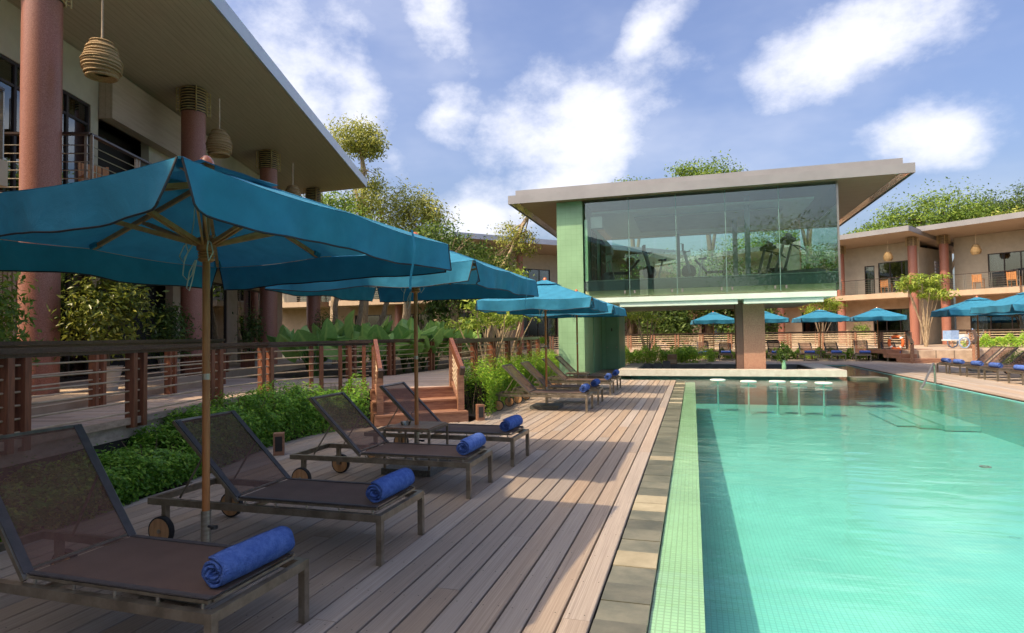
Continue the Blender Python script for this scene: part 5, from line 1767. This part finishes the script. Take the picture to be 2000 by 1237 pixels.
# frangipani shrubs in the sunlit hedge
def multistem(q, lbl, n, h, spread, leafn, leaf, mt='frangi', name='frangipani', grp='frangipani around the pool', cl=.34):
    tr, cl_ = [], []
    for k in range(n):
        a = k*2.399
        r_ = spread*random.uniform(.35, 1)
        hh = h*random.uniform(.72, 1)
        p1 = (math.cos(a)*r_*.25, math.sin(a)*r_*.25, hh*.35)
        p2 = (math.cos(a)*r_*.7+random.uniform(-.1, .1), math.sin(a)*r_*.7, hh*.72)
        p3 = (math.cos(a)*r_, math.sin(a)*r_, hh)
        tr.append(([(math.cos(a)*.05, math.sin(a)*.05, 0), p1, p2, p3], [.028*h/2.2, .024*h/2.2, .018*h/2.2, .01*h/2.2]))
        cl_.append(((p3[0], p3[1], hh), (cl, cl, cl*.62), leafn))
    return tree(name, lbl, q, tr, cl_, leaf, mt, 'bark', grp, 'tree', .3, 7, .3)


multistem((-5.25, 15.2, .03), 'many stemmed frangipani beside the walkway railing, closest to the steps', 9, 2.5, 0.8, 90, .17)
multistem((-5.45, 17.4, .03), 'many stemmed frangipani between the other shrub and the green pier', 10, 2.55, 1.0, 90, .17)
multistem((-6.4, 20.5, .5), 'taller frangipani rising behind the third poolside parasol', 8, 3.2, 1.1, 130, .2, cl=.42)
multistem((13.3, 41.6, Z_UP), 'slim tiered frangipani before the gap between the right lodges', 8, 4.1, 1.0, 260, .22, cl=.6)
multistem((8.0, 43.4, Z_UP), 'pale stemmed frangipani behind the parasols across the pool', 8, 3.2, 1.3, 200, .22, cl=.55)
multistem((-2.4, 33.9, 0.0), 'slender pale trunked tree in the hedge behind the bar', 5, 3.3, .9, 130, .2, cl=.45)

# larger trees
tree('tall_tree', 'tall umbrella crowned tree rising beyond the end of the long lodge roof', (-17.9, 30.2, 0),
     [([(0, 0, 0), (.3, 0, 4), (-.2, .2, 7.5), (.15, 0, 10), (.1, 0, 12)], [.3, .25, .2, .14, .09]), ([(-.1, .1, 9), (-.5, .1, 10.5), (-.8, 0, 11.9)], [.1, .08, .05])],
     [((-.3, 0, 12.8), (1.5, 1.4, .75), 3600), ((.7, 0, 12.4), (.9, .9, .7), 1500), ((.5, .1, 10.4), (.7, .7, .9), 900), ((.3, 0, 9.2), (1.0, .9, .7), 900)], .17, 'treewarm', 'bark', 'trees beyond the walkway', sub=22)
tree('spreading_tree', 'loose crowned spreading tree right of the tall umbrella tree', (-16.4, 32.6, 0),
     [([(0, 0, 0), (.1, 0, 3), (.3, 0, 6), (.9, 0, 8)], [.28, .24, .18, .1]), ([(.2, 0, 5), (-.8, .2, 7), (-1.6, .2, 8.6)], [.15, .11, .06])],
     [((-1.6, 0, 9.7), (1.2, 1.2, 1.1), 1700), ((.2, 0, 9.3), (1.4, 1.4, 1.2), 2300), ((1.5, 0, 8.6), (1.3, 1.2, 1.0), 2000), ((-.4, 0, 8.0), (1.6, 1.2, .8), 1400)], .18, 'treewarm', 'bark', 'trees beyond the walkway', sub=26)
tree('leafy_tree', 'fresh green tree below the end of the long lodge roof', (-18.6, 28.4, 0),
     [([(0, 0, 0), (.2, 0, 3.5), (.1, 0, 6.6)], [.25, .2, .1])],
     [((-.6, 0, 7.4), (2.0, 1.7, 1.5), 4200), ((1.5, 0, 6.9), (1.6, 1.4, 1.3), 3000), ((.4, 0, 8.6), (1.2, 1.1, .8), 1500)], .2, 'tree', 'bark', 'trees beyond the walkway', sub=26)
tree('leafy_tree', 'rounded glossy tree left of the far lodge roof', (-12.6, 28.6, 0),
     [([(0, 0, 0), (.1, 0, 2.5), (0, 0, 4.6)], [.22, .18, .1])],
     [((0, 0, 5.6), (1.5, 1.4, 1.3), 4200), ((-1.4, 0, 5.2), (1.3, 1.2, 1.1), 2800), ((1.0, -.3, 4.4), (1.0, 1, .9), 1500)], .19, 'tree', 'bark', 'trees beyond the walkway', sub=26)
for i, (x, y, ln, zt_) in enumerate(((-14.8, 22.6, .3, 5.0), (-13.9, 23.0, .5, 5.2), (-13.2, 23.2, 1.1, 4.6))):
    tree('garden_tree', ['pale upright trunk standing closest to the lodge in the trunk trio', 'middle pale trunk of the trio behind the taro leaves', 'leaning pale trunk of the trio behind the taro leaves'][i], (x, y, .4),
         [([(0, 0, 0), (ln*.2, 0, 1.4), (ln*.7, 0, 2.9), (ln, 0, zt_-.5)], [.15, .12, .1, .06])],
         [((ln, 0, zt_+.2), (1.2, 1.1, .8), 1500), ((ln+.5, .2, zt_-.9), (.8, .7, .5), 500)], .17, 'treewarm', 'bark', 'trees beyond the walkway')
tree('garden_tree', 'dark leafy climber covered trunk behind the second parasol pole', (-9.6, 23.4, .4), [([(0, 0, 0), (.1, 0, 2), (.0, 0, 4.4)], [.2, .17, .1])],
     [((0, 0, 4.9), (1.5, 1.3, 1.0), 2200), ((-.5, -.2, 2.6), (.9, .7, 1.3), 1500), ((1.0, 0, 3.2), (.9, .8, .9), 1200)], .18, 'treedark', 'bark', 'trees beyond the walkway')
tree('garden_tree', 'dark bushy tree with curved pale trunk behind the taro leaves', (-8.4, 24.6, .4), [([(0, 0, 0), (.15, 0, 1.2), (.55, 0, 2.6), (.6, 0, 3.9)], [.16, .14, .11, .07])],
     [((.2, 0, 3.9), (1.4, 1.1, .9), 1700), ((-.9, 0, 2.8), (.9, .8, .8), 1200)], .17, 'treedark', 'bark', 'trees beyond the walkway')
tree('leaning_tree', 'tree with a bare pale limb leaning across the far lodge roof', (-9.2, 27.0, .4),
     [([(0, 0, 0), (.1, 0, 2.4), (.6, -.2, 4.0), (1.5, -.4, 5.6), (2.2, -.5, 6.8)], [.16, .14, .12, .10, .05])],
     [((1.1, -.2, 5.9), (.75, .6, .5), 900), ((1.8, -.4, 5.4), (.7, .6, .6), 900), ((.3, 0, 4.4), (.8, .7, .5), 900), ((2.1, -.4, 6.8), (.4, .4, .3), 250)], .12, 'treewarm', 'bark', 'trees beyond the walkway', sub=20)
for (x, y, zc, r, n, mt_, lbl) in ((1.2, 48.5, 13.4, (2.6, 2.2, 1.5), 3200, 'tree', 'broad leaved tree top showing above the middle of the pavilion roof'), (-4.3, 46.5, 12.3, (1.9, 1.6, 1.2), 1500, 'tree', 'smaller tree top showing above the pavilion roof'),
                                   (20.2, 58.6, 11.2, (4.0, 3.4, 2.0), 6500, 'tree', 'large bright tree behind the right lodges'), (26.5, 62, 12.0, (3.6, 3.2, 2.0), 4500, 'treedark', 'darker tree cut off at the far right behind the lodge roof'),
                                   (14.0, 56.5, 9.3, (1.9, 1.8, 1.0), 2600, 'tree', 'tree showing between the pavilion roof and the right lodge'), (24.5, 57, 9.4, (3, 3, 1.5), 3500, 'treewarm', 'olive tinged tree behind the roof of the rightmost lodge'),
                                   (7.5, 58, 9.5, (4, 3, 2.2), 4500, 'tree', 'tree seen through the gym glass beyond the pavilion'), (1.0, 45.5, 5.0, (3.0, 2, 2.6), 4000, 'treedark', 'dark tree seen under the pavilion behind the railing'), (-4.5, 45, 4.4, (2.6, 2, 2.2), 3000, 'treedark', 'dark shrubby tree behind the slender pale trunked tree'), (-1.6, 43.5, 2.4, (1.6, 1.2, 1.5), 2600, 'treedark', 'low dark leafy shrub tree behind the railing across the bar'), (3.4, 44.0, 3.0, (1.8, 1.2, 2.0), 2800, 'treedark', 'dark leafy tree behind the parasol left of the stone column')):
    tree('broadleaf_tree', lbl, (x, y, 0), [([(0, 0, 0), (.2, 0, zc*.5), (0, 0, zc-r[2]*.6)], [.3, .22, .12]), ([(.1, 0, zc*.5), (r[0]*.5, 0, zc-r[2]*.4)], [.15, .07])],
         [((0, 0, zc), r, n), ((r[0]*.55, 0, zc-.3*r[2]), (r[0]*.7, r[1]*.7, r[2]*.7), n//2), ((-r[0]*.55, 0, zc-.35*r[2]), (r[0]*.7, r[1]*.7, r[2]*.7), n//2)], .24, mt_, 'barkdark', 'trees behind the lodges', sub=34, tight=.2)
# trees on the camera's side of the pool; the gym glass mirrors them
for (x, y, zc, r, n, lbl) in ((9, -24, 11, (5, 4, 3.6), 12000, 'large tree behind the near end of the pool, mirrored in the gym glass'), (19, -27, 12, (5.5, 4, 4), 12000, 'second large tree behind the near end of the pool')):
    tree('broadleaf_tree', lbl, (x, y, -1.5), [([(0, 0, 0), (.2, 0, zc*.5), (0, 0, zc-r[2]*.6)], [.4, .3, .16])],
         [((0, 0, zc), r, n), ((2.5, 0, zc-2), (3, 3, 2.5), n//3)], .26, 'tree', 'barkdark', 'trees behind the lodges', sub=60)
